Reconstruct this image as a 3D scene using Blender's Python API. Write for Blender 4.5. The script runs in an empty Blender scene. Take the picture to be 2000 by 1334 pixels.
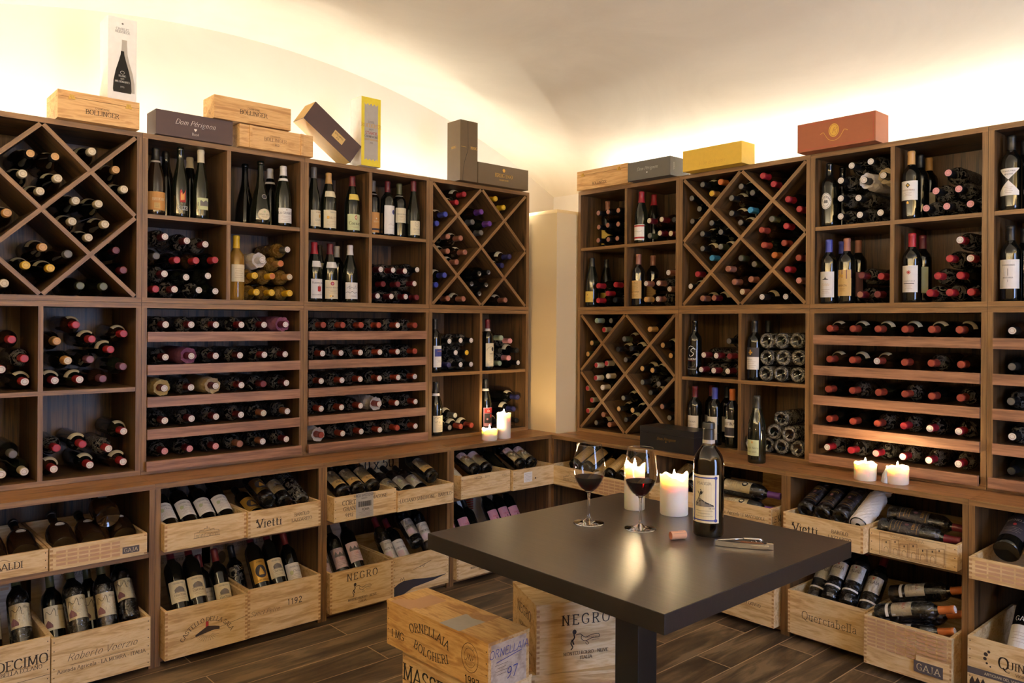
import bpy, bmesh, math, random
from mathutils import Vector, Matrix
random.seed(7)
PI = math.pi
SC = bpy.context.scene
COL = SC.collection

# ------------------------------------------------------------ camera
cam_d = bpy.data.cameras.new('camera')
cam_d.sensor_width = 36.0
cam_d.lens = 36.0 * 1552.0 / 2000.0
cam_d.shift_y = -(667.0 - 629.8) / 2000.0
cam_d.clip_start = 0.05
cam = bpy.data.objects.new('camera', cam_d)
COL.objects.link(cam)
YAW, ROLL = 0.8411, 0.0063
cam.location = (4.7584 * .75, -4.7126 * .75, 1.40)
cam.rotation_euler = (Matrix.Rotation(YAW, 3, 'Z') @ Matrix.Rotation(PI / 2, 3, 'X') @ Matrix.Rotation(ROLL, 3, 'Z')).to_euler()
SC.camera = cam

# ------------------------------------------------------------ world, exposure
w = bpy.data.worlds.new('world'); SC.world = w
w.use_nodes = True
w.node_tree.nodes['Background'].inputs[0].default_value = (0.5, 0.6, 0.9, 1)
w.node_tree.nodes['Background'].inputs[1].default_value = 0.15
SC.view_settings.view_transform = 'Standard'
SC.view_settings.look = 'None'
SC.view_settings.exposure = 0.22
SC.view_settings.gamma = 1.0
SC.view_settings.use_curve_mapping = False
cy = SC.cycles
cy.use_denoising = True
cy.denoiser = 'OPENIMAGEDENOISE'
cy.max_bounces = 16
cy.diffuse_bounces = 5
cy.glossy_bounces = 4
cy.transmission_bounces = 16
cy.transparent_max_bounces = 10
cy.sample_clamp_indirect = 6.0
cy.blur_glossy = 0.5
LED = (1.0, 0.92, 0.78)          # warm strip light
LED_POWER = 100.0
REAR_FILL = (1.0, 0.90, 0.70)         # unseen fill strips added on the two walls behind the camera
REAR_FILL_POWER = 540.0
WINDOW_POWER = 18.0
FLAME_POWER = 800.0

# ------------------------------------------------------------ materials
MATS = {}
def nodemat(name):
    m = bpy.data.materials.new(name); m.use_nodes = True
    nt = m.node_tree
    return m, nt, nt.nodes['Principled BSDF'], nt.nodes.new, nt.links.new
def lin(c):
    return tuple(((x / 255) / 12.92 if x / 255 <= .04045 else ((x / 255 + .055) / 1.055) ** 2.4) for x in c) + (1,)
def plain(name, rgb, rough=.5, metal=0, **kw):
    if name in MATS: return MATS[name]
    m, nt, b, N, L = nodemat(name)
    c = lin(rgb)
    b.inputs['Roughness'].default_value = rough; b.inputs['Metallic'].default_value = metal
    for k, v in kw.items(): b.inputs[k].default_value = v
    # a faint procedural mottling so nothing is perfectly flat
    tc = N('ShaderNodeTexCoord'); no = N('ShaderNodeTexNoise'); no.inputs['Scale'].default_value = 40
    mx = N('ShaderNodeMix'); mx.data_type = 'RGBA'
    mx.inputs[6].default_value = tuple(x * .9 for x in c[:3]) + (1,); mx.inputs[7].default_value = tuple(min(1, x * 1.06) for x in c[:3]) + (1,)
    L(tc.outputs['Object'], no.inputs['Vector']); L(no.outputs[0], mx.inputs[0]); L(mx.outputs[2], b.inputs['Base Color'])
    MATS[name] = m
    return m
def emit(name, rgb, strength):
    m, nt, b, N, L = nodemat(name)
    e = N('ShaderNodeEmission'); e.inputs[0].default_value = tuple(rgb) + (1,); e.inputs[1].default_value = strength
    L(e.outputs[0], nt.nodes['Material Output'].inputs[0]); MATS[name] = m
    return m
def wood(name, cols, scale, rough=.45, bands=0., knots=0., bump=.05, rnd=6.0):
    """grain stretched along the axis with the small scale; cols dark->light"""
    m, nt, b, N, L = nodemat(name)
    tc = N('ShaderNodeTexCoord'); oi = N('ShaderNodeObjectInfo')
    mul = N('ShaderNodeVectorMath'); mul.operation = 'SCALE'; mul.inputs[3].default_value = rnd
    cmb = N('ShaderNodeCombineXYZ')
    for i in range(3): L(oi.outputs['Random'], cmb.inputs[i])
    L(cmb.outputs[0], mul.inputs[0])
    add = N('ShaderNodeVectorMath'); add.operation = 'ADD'
    L(tc.outputs['Object'], add.inputs[0]); L(mul.outputs[0], add.inputs[1])
    mp = N('ShaderNodeMapping'); mp.inputs['Scale'].default_value = scale
    L(add.outputs[0], mp.inputs['Vector'])
    n1 = N('ShaderNodeTexNoise'); n1.inputs['Scale'].default_value = 1; n1.inputs['Detail'].default_value = 6; n1.inputs['Roughness'].default_value = .6
    n1.inputs['Distortion'].default_value = knots
    L(mp.outputs[0], n1.inputs['Vector'])
    n2 = N('ShaderNodeTexNoise'); n2.inputs['Scale'].default_value = 4.5; n2.inputs['Detail'].default_value = 3
    L(mp.outputs[0], n2.inputs['Vector'])
    ma = N('ShaderNodeMath'); ma.operation = 'MULTIPLY_ADD'; ma.inputs[1].default_value = .35; 
    L(n2.outputs[0], ma.inputs[0]); L(n1.outputs[0], ma.inputs[2])
    cr = N('ShaderNodeValToRGB')
    el = cr.color_ramp.elements
    n = len(cols)
    el[0].position = .54; el[0].color = lin(cols[0]); el[1].position = .84; el[1].color = lin(cols[-1])
    for i in range(1, n - 1):
        e = el.new(.54 + .30 * i / (n - 1)); e.color = lin(cols[i])
    L(ma.outputs[0], cr.inputs[0]); L(cr.outputs[0], b.inputs['Base Color'])
    b.inputs['Roughness'].default_value = rough
    if bump:
        bp = N('ShaderNodeBump'); bp.inputs['Strength'].default_value = bump; bp.inputs['Distance'].default_value = .002
        L(ma.outputs[0], bp.inputs['Height']); L(bp.outputs[0], b.inputs['Normal'])
    MATS[name] = m
    return m

RACKC = [(44, 31, 18), (74, 53, 31), (98, 71, 42), (82, 59, 35), (110, 81, 50)]  # board tones scaled darker, putting the racks' interior shade into the wood
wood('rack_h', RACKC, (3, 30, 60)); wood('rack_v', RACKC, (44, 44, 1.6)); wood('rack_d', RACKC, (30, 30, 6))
wood('rack_edge', [(100, 72, 41), (124, 91, 54), (142, 107, 66)], (3, 60, 60), bump=0)
wood('rack_edge_v', [(92, 66, 37), (116, 85, 50), (134, 101, 61)], (90, 60, 2.5), bump=0)
wood('tray', [(112, 78, 58), (140, 100, 76), (158, 116, 90)], (3, 50, 50))
wood('worktop', [(110, 74, 44), (142, 99, 60), (164, 118, 74), (134, 92, 56), (174, 128, 82)], (2.2, 26, 40), rough=.38)
PINE = [(190, 152, 100), (214, 181, 128), (226, 199, 150), (208, 172, 118)]
wood('pine', PINE, (4, 22, 30), rough=.6, knots=.8, bump=.12)
wood('pine_old', [(168, 122, 66), (196, 152, 90), (214, 174, 112), (180, 136, 78)], (4, 24, 28), rough=.6, knots=.8, bump=.15)
wood('pine_grey', [(160, 140, 120), (186, 166, 144), (198, 180, 158)], (4, 20, 30), rough=.65, knots=.5, bump=.1)
wood('endgrain', [(168, 126, 78), (190, 146, 98)], (30, 30, 30), rough=.7)
wood('boxwood', [(186, 136, 78), (208, 160, 98), (222, 178, 116), (198, 148, 88)], (3, 20, 26), rough=.5, knots=1.2)

def floor_mat():
    m, nt, b, N, L = nodemat('floor_tiles')
    tc = N('ShaderNodeTexCoord'); mp = N('ShaderNodeMapping')
    mp.inputs['Rotation'].default_value = (0, 0, -PI / 2)
    mp.inputs['Location'].default_value = (.34, 1.43, 0)
    L(tc.outputs['Object'], mp.inputs['Vector'])
    br = N('ShaderNodeTexBrick')
    br.offset = .37; br.offset_frequency = 2
    br.inputs['Scale'].default_value = 1; br.inputs['Mortar Size'].default_value = .0022; br.inputs['Mortar Smooth'].default_value = .1
    br.inputs['Brick Width'].default_value = 1.0; br.inputs['Row Height'].default_value = .165
    br.inputs['Color1'].default_value = (0, 0, 0, 1); br.inputs['Color2'].default_value = (1, 1, 1, 1); br.inputs['Mortar'].default_value = (.5, .5, .5, 1)
    L(mp.outputs[0], br.inputs['Vector'])
    sc = N('ShaderNodeVectorMath'); sc.operation = 'SCALE'; sc.inputs[3].default_value = 9
    L(br.outputs['Color'], sc.inputs[0])
    ad = N('ShaderNodeVectorMath'); ad.operation = 'ADD'; L(mp.outputs[0], ad.inputs[0]); L(sc.outputs[0], ad.inputs[1])
    m2 = N('ShaderNodeMapping'); m2.inputs['Scale'].default_value = (2.0, 18, 8); L(ad.outputs[0], m2.inputs['Vector'])
    n1 = N('ShaderNodeTexNoise'); n1.inputs['Scale'].default_value = 1; n1.inputs['Detail'].default_value = 9; n1.inputs['Roughness'].default_value = .68; n1.inputs['Distortion'].default_value = .9
    L(m2.outputs[0], n1.inputs['Vector'])
    m3 = N('ShaderNodeMapping'); m3.inputs['Scale'].default_value = (2.2, 5, 3); L(ad.outputs[0], m3.inputs['Vector'])
    n3 = N('ShaderNodeTexNoise'); n3.inputs['Scale'].default_value = 1.3; n3.inputs['Detail'].default_value = 4; L(m3.outputs[0], n3.inputs['Vector'])
    ma = N('ShaderNodeMath'); ma.operation = 'MULTIPLY_ADD'; ma.inputs[1].default_value = .7; L(n3.outputs[0], ma.inputs[0]); L(n1.outputs[0], ma.inputs[2])
    cr = N('ShaderNodeValToRGB'); el = cr.color_ramp.elements
    el[0].position = .58; el[0].color = lin((32, 26, 20)); el[1].position = 1.08; el[1].color = lin((122, 102, 76))
    e = el.new(.76); e.color = lin((62, 49, 36)); e = el.new(.9); e.color = lin((92, 75, 55))
    L(ma.outputs[0], cr.inputs[0])
    mx = N('ShaderNodeMix'); mx.data_type = 'RGBA'; L(br.outputs['Fac'], mx.inputs[0]); L(cr.outputs[0], mx.inputs[6]); mx.inputs[7].default_value = lin((176, 150, 116))
    L(mx.outputs[2], b.inputs['Base Color'])
    b.inputs['Roughness'].default_value = .42
    bp = N('ShaderNodeBump'); bp.inputs['Strength'].default_value = .15; bp.inputs['Distance'].default_value = .003
    L(ma.outputs[0], bp.inputs['Height']); L(bp.outputs[0], b.inputs['Normal'])
    MATS['floor'] = m
floor_mat()
def plaster(name, c1, c2, sc=1.3, bump=.25):
    m, nt, b, N, L = nodemat(name)
    tc = N('ShaderNodeTexCoord'); n1 = N('ShaderNodeTexNoise'); n1.inputs['Scale'].default_value = sc; n1.inputs['Detail'].default_value = 7; n1.inputs['Roughness'].default_value = .6; n1.inputs['Distortion'].default_value = 1.2
    L(tc.outputs['Object'], n1.inputs['Vector'])
    cr = N('ShaderNodeValToRGB'); cr.color_ramp.elements[0].position = .3; cr.color_ramp.elements[1].position = .7
    cr.color_ramp.elements[0].color = lin(c1); cr.color_ramp.elements[1].color = lin(c2)
    L(n1.outputs[0], cr.inputs[0]); L(cr.outputs[0], b.inputs['Base Color'])
    b.inputs['Roughness'].default_value = .85
    bp = N('ShaderNodeBump'); bp.inputs['Strength'].default_value = bump; bp.inputs['Distance'].default_value = .02
    L(n1.outputs[0], bp.inputs['Height']); L(bp.outputs[0], b.inputs['Normal'])
    MATS[name] = m
plaster('ceiling_plaster', (222, 212, 192), (236, 227, 208))
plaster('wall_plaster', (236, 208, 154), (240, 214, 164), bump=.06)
plaster('wall_plaster_lit', (216, 206, 190), (222, 213, 198), bump=.06)  # upper-wall copy of the plaster: paler tone stands in for strip glow

def glassy(name, rgb, rough=.09):
    return plain(name, rgb, rough, **{'Specular IOR Level': .6})
glassy('bottle_black', (12, 13, 10)); glassy('bottle_green', (17, 20, 12)); glassy('bottle_brown', (34, 22, 12)); glassy('bottle_gold', (206, 156, 66), .05); MATS['bottle_gold'].node_tree.nodes['Principled BSDF'].inputs['Transmission Weight'].default_value = .6
def film_mat(name, dark, light, amount):
    m, nt, b, N, L = nodemat(name)
    tc = N('ShaderNodeTexCoord'); oi = N('ShaderNodeObjectInfo'); ad = N('ShaderNodeVectorMath'); ad.operation = 'ADD'
    L(tc.outputs['Object'], ad.inputs[0]); L(oi.outputs['Random'], ad.inputs[1])
    n1 = N('ShaderNodeTexNoise'); n1.inputs['Scale'].default_value = 30; n1.inputs['Detail'].default_value = 3; n1.inputs['Distortion'].default_value = 1.4
    L(ad.outputs[0], n1.inputs['Vector'])
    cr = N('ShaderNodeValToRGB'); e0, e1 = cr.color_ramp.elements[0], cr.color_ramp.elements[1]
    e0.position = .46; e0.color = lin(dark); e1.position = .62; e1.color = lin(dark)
    for p, k in ((.495, 1.), (.52, .25), (.56, .55)):  # lighter streaks in the base colour stand in for film glints
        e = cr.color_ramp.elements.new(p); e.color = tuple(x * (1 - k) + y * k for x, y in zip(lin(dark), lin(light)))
    L(n1.outputs[0], cr.inputs[0]); L(cr.outputs[0], b.inputs['Base Color'])
    b.inputs['Roughness'].default_value = .16
    bp = N('ShaderNodeBump'); bp.inputs['Strength'].default_value = amount; bp.inputs['Distance'].default_value = .006
    L(n1.outputs[0], bp.inputs['Height']); L(bp.outputs[0], b.inputs['Normal'])
    MATS[name] = m
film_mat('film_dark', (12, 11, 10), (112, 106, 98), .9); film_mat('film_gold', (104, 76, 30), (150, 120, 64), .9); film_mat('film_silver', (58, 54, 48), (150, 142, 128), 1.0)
for n, c in dict(tissue_pink=(150, 92, 122), tissue_kraft=(206, 184, 142), tissue_white=(226, 216, 204), tissue_yellow=(224, 196, 130)).items():
    plain(n, c, .75)
def clear_film():
    m, nt, b, N, L = nodemat('clear_film')
    tc = N('ShaderNodeTexCoord'); n1 = N('ShaderNodeTexNoise'); n1.inputs['Scale'].default_value = 30; n1.inputs['Detail'].default_value = 3; n1.inputs['Distortion'].default_value = 3
    L(tc.outputs['Object'], n1.inputs['Vector'])
    bp = N('ShaderNodeBump'); bp.inputs['Strength'].default_value = .9; bp.inputs['Distance'].default_value = .006; L(n1.outputs[0], bp.inputs['Height'])
    g = N('ShaderNodeBsdfGlossy'); g.inputs['Roughness'].default_value = .12; L(bp.outputs[0], g.inputs['Normal'])
    t = N('ShaderNodeBsdfTransparent'); fr = N('ShaderNodeFresnel'); fr.inputs[0].default_value = 1.7; L(bp.outputs[0], fr.inputs['Normal'])
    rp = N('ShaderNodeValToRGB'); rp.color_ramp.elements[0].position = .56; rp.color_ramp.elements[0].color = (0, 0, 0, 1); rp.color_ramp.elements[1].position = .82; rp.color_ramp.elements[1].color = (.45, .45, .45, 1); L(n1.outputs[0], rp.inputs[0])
    df = N('ShaderNodeBsdfDiffuse'); df.inputs[0].default_value = (.75, .73, .70, 1); m2 = N('ShaderNodeMixShader'); L(rp.outputs[0], m2.inputs[0])  # pale diffuse streaks painted in as highlights on the film
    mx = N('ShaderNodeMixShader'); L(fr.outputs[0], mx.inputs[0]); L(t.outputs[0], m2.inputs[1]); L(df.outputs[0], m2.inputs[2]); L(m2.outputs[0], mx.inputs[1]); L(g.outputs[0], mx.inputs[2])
    L(mx.outputs[0], nt.nodes['Material Output'].inputs[0]); MATS['clear_film'] = m
clear_film()

CAPS = dict(k=('black', (16, 16, 17)), gd=('gold', (196, 150, 88)), cr=('cream', (214, 200, 168)), gy=('grey', (92, 88, 84)), ye=('yellow', (222, 178, 40)),
            dr=('dark-red', (92, 20, 30)), ol=('olive', (70, 72, 46)), rd=('red', (152, 30, 42)), pl=('plum', (104, 58, 70)), w=('white', (222, 214, 204)),
            bl=('blue', (58, 66, 150)), pu=('purple', (92, 52, 128)), tn=('brown', (150, 98, 78)), nb=('navy', (34, 36, 84)), tc=('rust-red', (142, 56, 40)),
            pk=('pink', (212, 146, 150)), mi=('pale-green', (146, 160, 136)), cy=('light-blue', (56, 132, 180)), kw=('black', (44, 42, 40)))
CAPS['or'] = ('orange', (186, 104, 48))
for k, (n, c) in CAPS.items(): plain('cap_' + k, c, .42)
INK = plain('ink', (52, 36, 28), .7); plain('ink_faint', (150, 112, 76), .7); plain('ink_black', (22, 20, 20), .7); plain('ink_grey', (108, 102, 98), .7); plain('ink_blue', (42, 52, 128), .6)
plain('ink_red', (170, 40, 36), .6); plain('ink_gold', (206, 160, 70), .35, .5); plain('ink_white', (232, 228, 220), .6); plain('gold_foil', (220, 176, 84), .3, .7)
plain('stencil', (190, 148, 110), .7); plain('plate_slate', (74, 68, 72), .7)
for n, c in dict(lab_white=(232, 226, 214), lab_cream=(222, 208, 170), lab_parchment=(206, 170, 104), lab_yellow=(222, 192, 90), lab_orange=(206, 148, 78), lab_purple=(108, 70, 70), lab_pink=(222, 196, 196), lab_rose=(200, 142, 158), lab_dark=(44, 40, 48), lab_red=(186, 62, 58), lab_green=(196, 200, 150), lab_grey=(172, 164, 152)).items(): plain(n, c, .65)
plain('card_brown', (66, 46, 44), .5); plain('card_grey', (84, 80, 72), .5); plain('card_krug', (92, 74, 50), .45); plain('card_white', (236, 232, 224), .5); plain('card_yellow', (222, 180, 60), .5); plain('card_rust', (152, 84, 50), .5); plain('card_black', (26, 25, 27), .32); plain('card_lemon', (230, 206, 50), .5)
plain('brass', (206, 166, 84), .3, 1.0); plain('steel', (200, 200, 205), .18, 1.0); plain('paper', (238, 232, 222), .7); plain('cork', (196, 146, 112), .8); plain('cork_end', (150, 92, 74), .8)
plain('corkwood', (112, 66, 36), .4); plain('nail', (60, 50, 44), .5, .6); plain('column_black', (12, 12, 13), .4)
wood('table_top', [(38, 29, 22), (50, 39, 31), (58, 46, 37)], (6, 90, 90), rough=.36, bump=.2)
MATS['table_top'].node_tree.nodes['Principled BSDF'].inputs['IOR'].default_value = 1.75
MATS['table_top'].node_tree.nodes['Principled BSDF'].inputs['Coat Weight'].default_value = .7
MATS['table_top'].node_tree.nodes['Principled BSDF'].inputs['Coat Roughness'].default_value = .36
wood('table_edge', [(15, 12, 13), (22, 18, 19)], (4, 90, 90), rough=.4, bump=.1)

# ------------------------------------------------------------ mesh building
class MB:
    def __init__(s): s.v, s.f, s.m, s.mats, s.smooth = [], [], [], [], False
    def mi(s, mat):
        if mat not in s.mats: s.mats.append(mat)
        return s.mats.index(mat)
    def face(s, pts, mat):
        b = len(s.v); s.v.extend([tuple(p) for p in pts]); s.f.append(tuple(range(b, b + len(pts)))); s.m.append(s.mi(mat))
    def box(s, x0, x1, y0, y1, z0, z1, mat, front=None, M=None):
        P = [Vector((x, y, z)) for z in (z0, z1) for y in (y0, y1) for x in (x0, x1)]
        if M: P = [M @ p for p in P]
        b = len(s.v); s.v.extend([tuple(p) for p in P])
        for k, q in enumerate(((0, 1, 5, 4), (2, 6, 7, 3), (0, 4, 6, 2), (1, 3, 7, 5), (4, 5, 7, 6), (0, 2, 3, 1))):
            s.f.append(tuple(b + i for i in q)); s.m.append(s.mi(front if (front and k == 0) else mat))
        return s
    def lathe(s, prof, mat, n=20, a0=0., a1=2 * PI, M=None, wob=None):
        full = abs(a1 - a0 - 2 * PI) < 1e-6
        k = n if full else n + 1
        b = len(s.v); i = s.mi(mat)
        for j, (r, z) in enumerate(prof):
            for t in range(k):
                a = a0 + (a1 - a0) * t / n
                rr = r * (1 + (wob(a, z) if wob else 0))
                p = Vector((rr * math.cos(a), rr * math.sin(a), z))
                s.v.append(tuple(M @ p if M else p))
        for j in range(len(prof) - 1):
            for t in range(n):
                u = (t + 1) % k
                s.f.append((b + j * k + t, b + j * k + u, b + (j + 1) * k + u, b + (j + 1) * k + t)); s.m.append(i)
        return s
    def tube(s, pts, r, mat, n=8, cap=True):
        rings = []
        for j, p in enumerate(pts):
            p = Vector(p); d = (Vector(pts[min(j + 1, len(pts) - 1)]) - Vector(pts[max(j - 1, 0)])).normalized()
            u = d.orthogonal().normalized() if j == 0 else (u - d * u.dot(d)).normalized()
            v = d.cross(u); rr = r[j] if isinstance(r, (list, tuple)) else r
            rings.append([p + (u * math.cos(2 * PI * t / n) + v * math.sin(2 * PI * t / n)) * rr for t in range(n)])
        b = len(s.v); i = s.mi(mat)
        for R in rings: s.v.extend([tuple(p) for p in R])
        for j in range(len(rings) - 1):
            for t in range(n):
                u2 = (t + 1) % n
                s.f.append((b + j * n + t, b + j * n + u2, b + (j + 1) * n + u2, b + (j + 1) * n + t)); s.m.append(i)
        if cap:
            s.f.append(tuple(b + t for t in range(n))[::-1]); s.m.append(i); e = b + (len(rings) - 1) * n
            s.f.append(tuple(e + t for t in range(n))); s.m.append(i)
        return s
    def mesh(s, name, smooth=False, bevel=0):
        me = bpy.data.meshes.new(name)
        me.from_pydata(s.v, [], s.f)
        for m in s.mats: me.materials.append(MATS[m])
        me.polygons.foreach_set('material_index', s.m)
        if bevel:
            bm = bmesh.new(); bm.from_mesh(me); bmesh.ops.remove_doubles(bm, verts=bm.verts, dist=1e-6)
            ed = [e for e in bm.edges if len(e.link_faces) == 2 and e.calc_face_angle(0) > .6]
            bmesh.ops.bevel(bm, geom=ed, offset=bevel, segments=2, profile=.6, affect='EDGES'); bm.to_mesh(me); bm.free()
        if smooth:
            me.polygons.foreach_set('use_smooth', [True] * len(me.polygons))
            if isinstance(smooth, float): me.set_sharp_from_angle(angle=smooth)
        me.update()
        return me
    def build(s, name, parent=None, smooth=False, bevel=0):
        return put(name, s.mesh(name, smooth, bevel), parent)
def put(name, me, parent=None):
    o = bpy.data.objects.new(name, me); COL.objects.link(o)
    if parent: o.parent = parent
    return o
LABELS = {}
def tag(o, label, cat, group=None, kind=None):
    if label: o['label'] = label; LABELS[label] = LABELS.get(label, 0) + 1
    if cat: o['category'] = cat
    if group: o['group'] = group
    if kind: o['kind'] = kind
    return o
def thing(name, label, cat, loc=(0, 0, 0), rz=0., group=None):
    o = bpy.data.objects.new(name, None); o.empty_display_size = .05; COL.objects.link(o)
    o.location = loc; o.rotation_euler = (0, 0, rz)
    return tag(o, label, cat, group)
def struct(name, mb, smooth=False):
    return tag(mb.build(name, None, smooth), None, None, None, 'structure')

# ------------------------------------------------------------ lettering: skeleton letters drawn with a broad nib
G = {}
def g(c, w, s): G[c] = (w, [(p[0] == '~', [tuple(float(q) for q in xy.split(',')) for xy in p.lstrip('~').split()]) for p in s.split(';')])
g('A', 5.4, '0,0 2.7,7 5.4,0;1,2.3 4.4,2.3'); g('B', 4.6, '.7,0 .7,7;~.7,7 2.6,7 3.8,6.4 3.8,4.4 2.6,3.7 .7,3.7;~.7,3.7 3,3.7 4.4,2.8 4.4,.9 3,0 .7,0')
g('C', 5, '~4.8,5.6 3.8,6.9 2,6.9 .4,5.2 .4,1.8 2,.1 3.8,.1 4.8,1.4'); g('D', 5.2, '.7,0 .7,7;~.7,7 2.6,7 4.6,5.8 5,3.5 4.6,1.2 2.6,0 .7,0')
g('E', 4.4, '.7,0 .7,7;.7,7 4.1,7 4.1,6.1;.7,3.6 3.1,3.6;.7,0 4.3,0 4.3,1'); g('F', 4.2, '.7,0 .7,7;.7,7 4,7 4,6.1;.7,3.6 3,3.6')
g('G', 5.4, '~4.9,5.7 3.9,6.9 2,6.9 .4,5.2 .4,1.8 2,.1 3.8,.1 4.9,1;4.9,0.6 4.9,3;3.4,3 5.2,3'); g('H', 5.4, '.8,0 .8,7;4.6,0 4.6,7;.8,3.6 4.6,3.6'); g('I', 1.8, '.9,0 .9,7')
g('J', 3, '~2.1,7 2.1,1.6 1.6,0 .6,-.6 0,0'); g('K', 5, '.8,0 .8,7;4.5,7 .9,3;2,4.3 4.9,0'); g('L', 4.2, '.7,0 .7,7;.7,0 4,0 4,1.1'); g('M', 6.6, '.7,0 .9,7;.9,7 3.3,.6 5.7,7;5.7,7 5.9,0')
g('N', 5.6, '.8,0 .8,7;.8,7 4.8,0;4.8,0 4.8,7'); g('O', 5.6, '~2.8,7 1,6.2 .3,3.5 1,.8 2.8,0 4.6,.8 5.3,3.5 4.6,6.2 2.8,7'); g('P', 4.4, '.7,0 .7,7;~.7,7 2.6,7 4.1,6.2 4.1,4.2 2.6,3.3 .7,3.3')
g('Q', 5.6, '~2.8,7 1,6.2 .3,3.5 1,.8 2.8,0 4.6,.8 5.3,3.5 4.6,6.2 2.8,7;~2.6,.6 3.8,-.9 5.2,-1.6 6.2,-1.3'); g('R', 5, '.7,0 .7,7;~.7,7 2.6,7 4.1,6.3 4.1,4.4 2.6,3.6 .7,3.6;2.5,3.5 4.9,0')
g('S', 4.2, '~3.8,5.9 3,6.9 1.4,6.9 .4,5.8 .8,4.4 2.2,3.6 3.6,2.7 3.9,1.2 2.8,.1 1.2,.1 .3,1.2'); g('T', 5, '2.5,0 2.5,7;.3,6 .3,7 4.7,7 4.7,6'); g('U', 5.4, '~.8,7 .8,2 1.5,.4 2.8,0 4.1,.4 4.6,2 4.6,7'); g('V', 5.2, '.1,7 2.6,0 5.1,7')
g('W', 7.2, '.1,7 2,0 3.6,6.4;3.6,6.4 5.2,0 7.1,7'); g('X', 5, '.3,7 4.7,0;4.6,7 .4,0'); g('Y', 5, '.2,7 2.5,3.4 4.8,7;2.5,0 2.5,3.4'); g('Z', 4.6, '.5,6.2 .5,7 4.2,7 .4,0 4.3,0 4.3,1')
g('a', 3.8, '~.5,3.8 1.4,4.6 2.4,4.5 2.9,3.6 2.9,1 3.1,.2 3.7,.3;~2.9,2.7 1.4,2.4 .5,1.5 .8,.3 1.8,.1 2.9,1'); g('b', 4, '.8,0 .8,7;~.8,3.6 1.8,4.5 3,4.2 3.6,2.4 3,.5 1.8,0 .8,.7'); g('c', 3.5, '~3.2,3.8 2.4,4.5 1.2,4.3 .4,2.8 .6,1.1 1.6,.1 2.6,.2 3.3,1')
g('d', 4, '3.1,0 3.1,7;~3.1,3.7 2.2,4.5 1,4.3 .4,2.4 1,.4 2.2,.1 3.1,1'); g('e', 3.6, '~.5,2.5 3.2,2.6 3,4 1.9,4.6 .8,4 .4,2.4 .9,.6 2,.05 3.2,.9'); g('f', 2.6, '~2.6,6.6 1.8,7.1 1.1,6.4 1,5 1,0;.2,4.4 2.2,4.4')
g('g', 3.8, '~2.9,4 2,4.6 .9,4.2 .5,3 1,1.8 2,1.5 2.9,2 3.1,3.2 2.9,4;~1.2,1.7 .8,.7 2.6,.2 3.3,-.7 2.6,-1.9 1,-1.9 .4,-1.1 1,-.2'); g('h', 4.1, '.8,0 .8,7;~.8,3.5 1.8,4.5 2.9,4.3 3.2,3.2 3.2,0'); g('i', 1.7, '.85,0 .85,4.5;.7,6 1,6.3'); g('j', 1.7, '~.9,4.5 .9,-.8 .5,-1.8 -.2,-2;.8,6 1.1,6.3')
g('k', 4, '.8,0 .8,7;3.4,4.5 .9,2;1.8,2.8 3.8,0'); g('l', 1.7, '.85,0 .85,7'); g('m', 6.2, '.8,0 .8,4.5;~.8,3.5 1.7,4.5 2.7,4.3 3.1,3.2 3.1,0;~3.1,3.5 4,4.5 5,4.3 5.4,3.2 5.4,0'); g('n', 4.1, '.8,0 .8,4.5;~.8,3.5 1.8,4.5 2.9,4.3 3.2,3.2 3.2,0'); g('o', 4, '~2,4.6 .9,4 .4,2.3 .9,.6 2,0 3.1,.6 3.6,2.3 3.1,4 2,4.6')
g('p', 4, '.8,-2 .8,4.5;~.8,3.6 1.8,4.5 3,4.2 3.6,2.4 3,.5 1.8,0 .8,.7'); g('q', 4, '3.1,-2 3.1,4.5;~3.1,3.7 2.2,4.5 1,4.3 .4,2.4 1,.4 2.2,.1 3.1,1'); g('r', 3, '.8,0 .8,4.5;~.8,3.3 1.6,4.4 2.4,4.5 2.8,4'); g('s', 3.1, '~2.7,3.8 2,4.5 .9,4.4 .5,3.5 1.2,2.6 2.4,2 2.7,1 1.9,.1 .8,.1 .3,.9')
g('t', 2.6, '~1.1,6 1.1,1 1.6,.1 2.5,.5;.2,4.4 2.3,4.4'); g('u', 4.1, '~.8,4.5 .8,1.3 1.3,.2 2.3,.2 3.2,1.1;3.2,0 3.2,4.5'); g('v', 3.8, '.1,4.5 1.9,0 3.7,4.5'); g('w', 5.6, '.1,4.5 1.5,0 2.8,4.2;2.8,4.2 4.1,0 5.5,4.5'); g('x', 3.7, '.2,4.5 3.5,0;3.4,4.5 .3,0'); g('y', 3.8, '.1,4.5 1.9,.2;~3.7,4.5 1.9,.2 1.1,-1.7 .1,-1.9'); g('z', 3.4, '.4,3.8 .4,4.5 3.1,4.5 .3,0 3.2,0 3.2,.8')
g('0', 4.2, '~2.1,6.8 .8,5.8 .4,3.4 .8,1 2.1,0 3.4,1 3.8,3.4 3.4,5.8 2.1,6.8'); g('1', 3, '.6,5.6 1.6,6.8;1.6,6.8 1.6,0'); g('2', 4, '~.5,5.4 1.2,6.7 2.8,6.7 3.4,5.2 2.6,3.2 .4,0;.4,0 3.7,0 3.7,.8'); g('3', 4, '~.6,5.9 1.6,6.8 3,6.4 3.2,4.8 1.8,3.7;~1.8,3.7 3.4,3.2 3.7,1.4 2.4,.1 .8,.2 .3,1')
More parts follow.
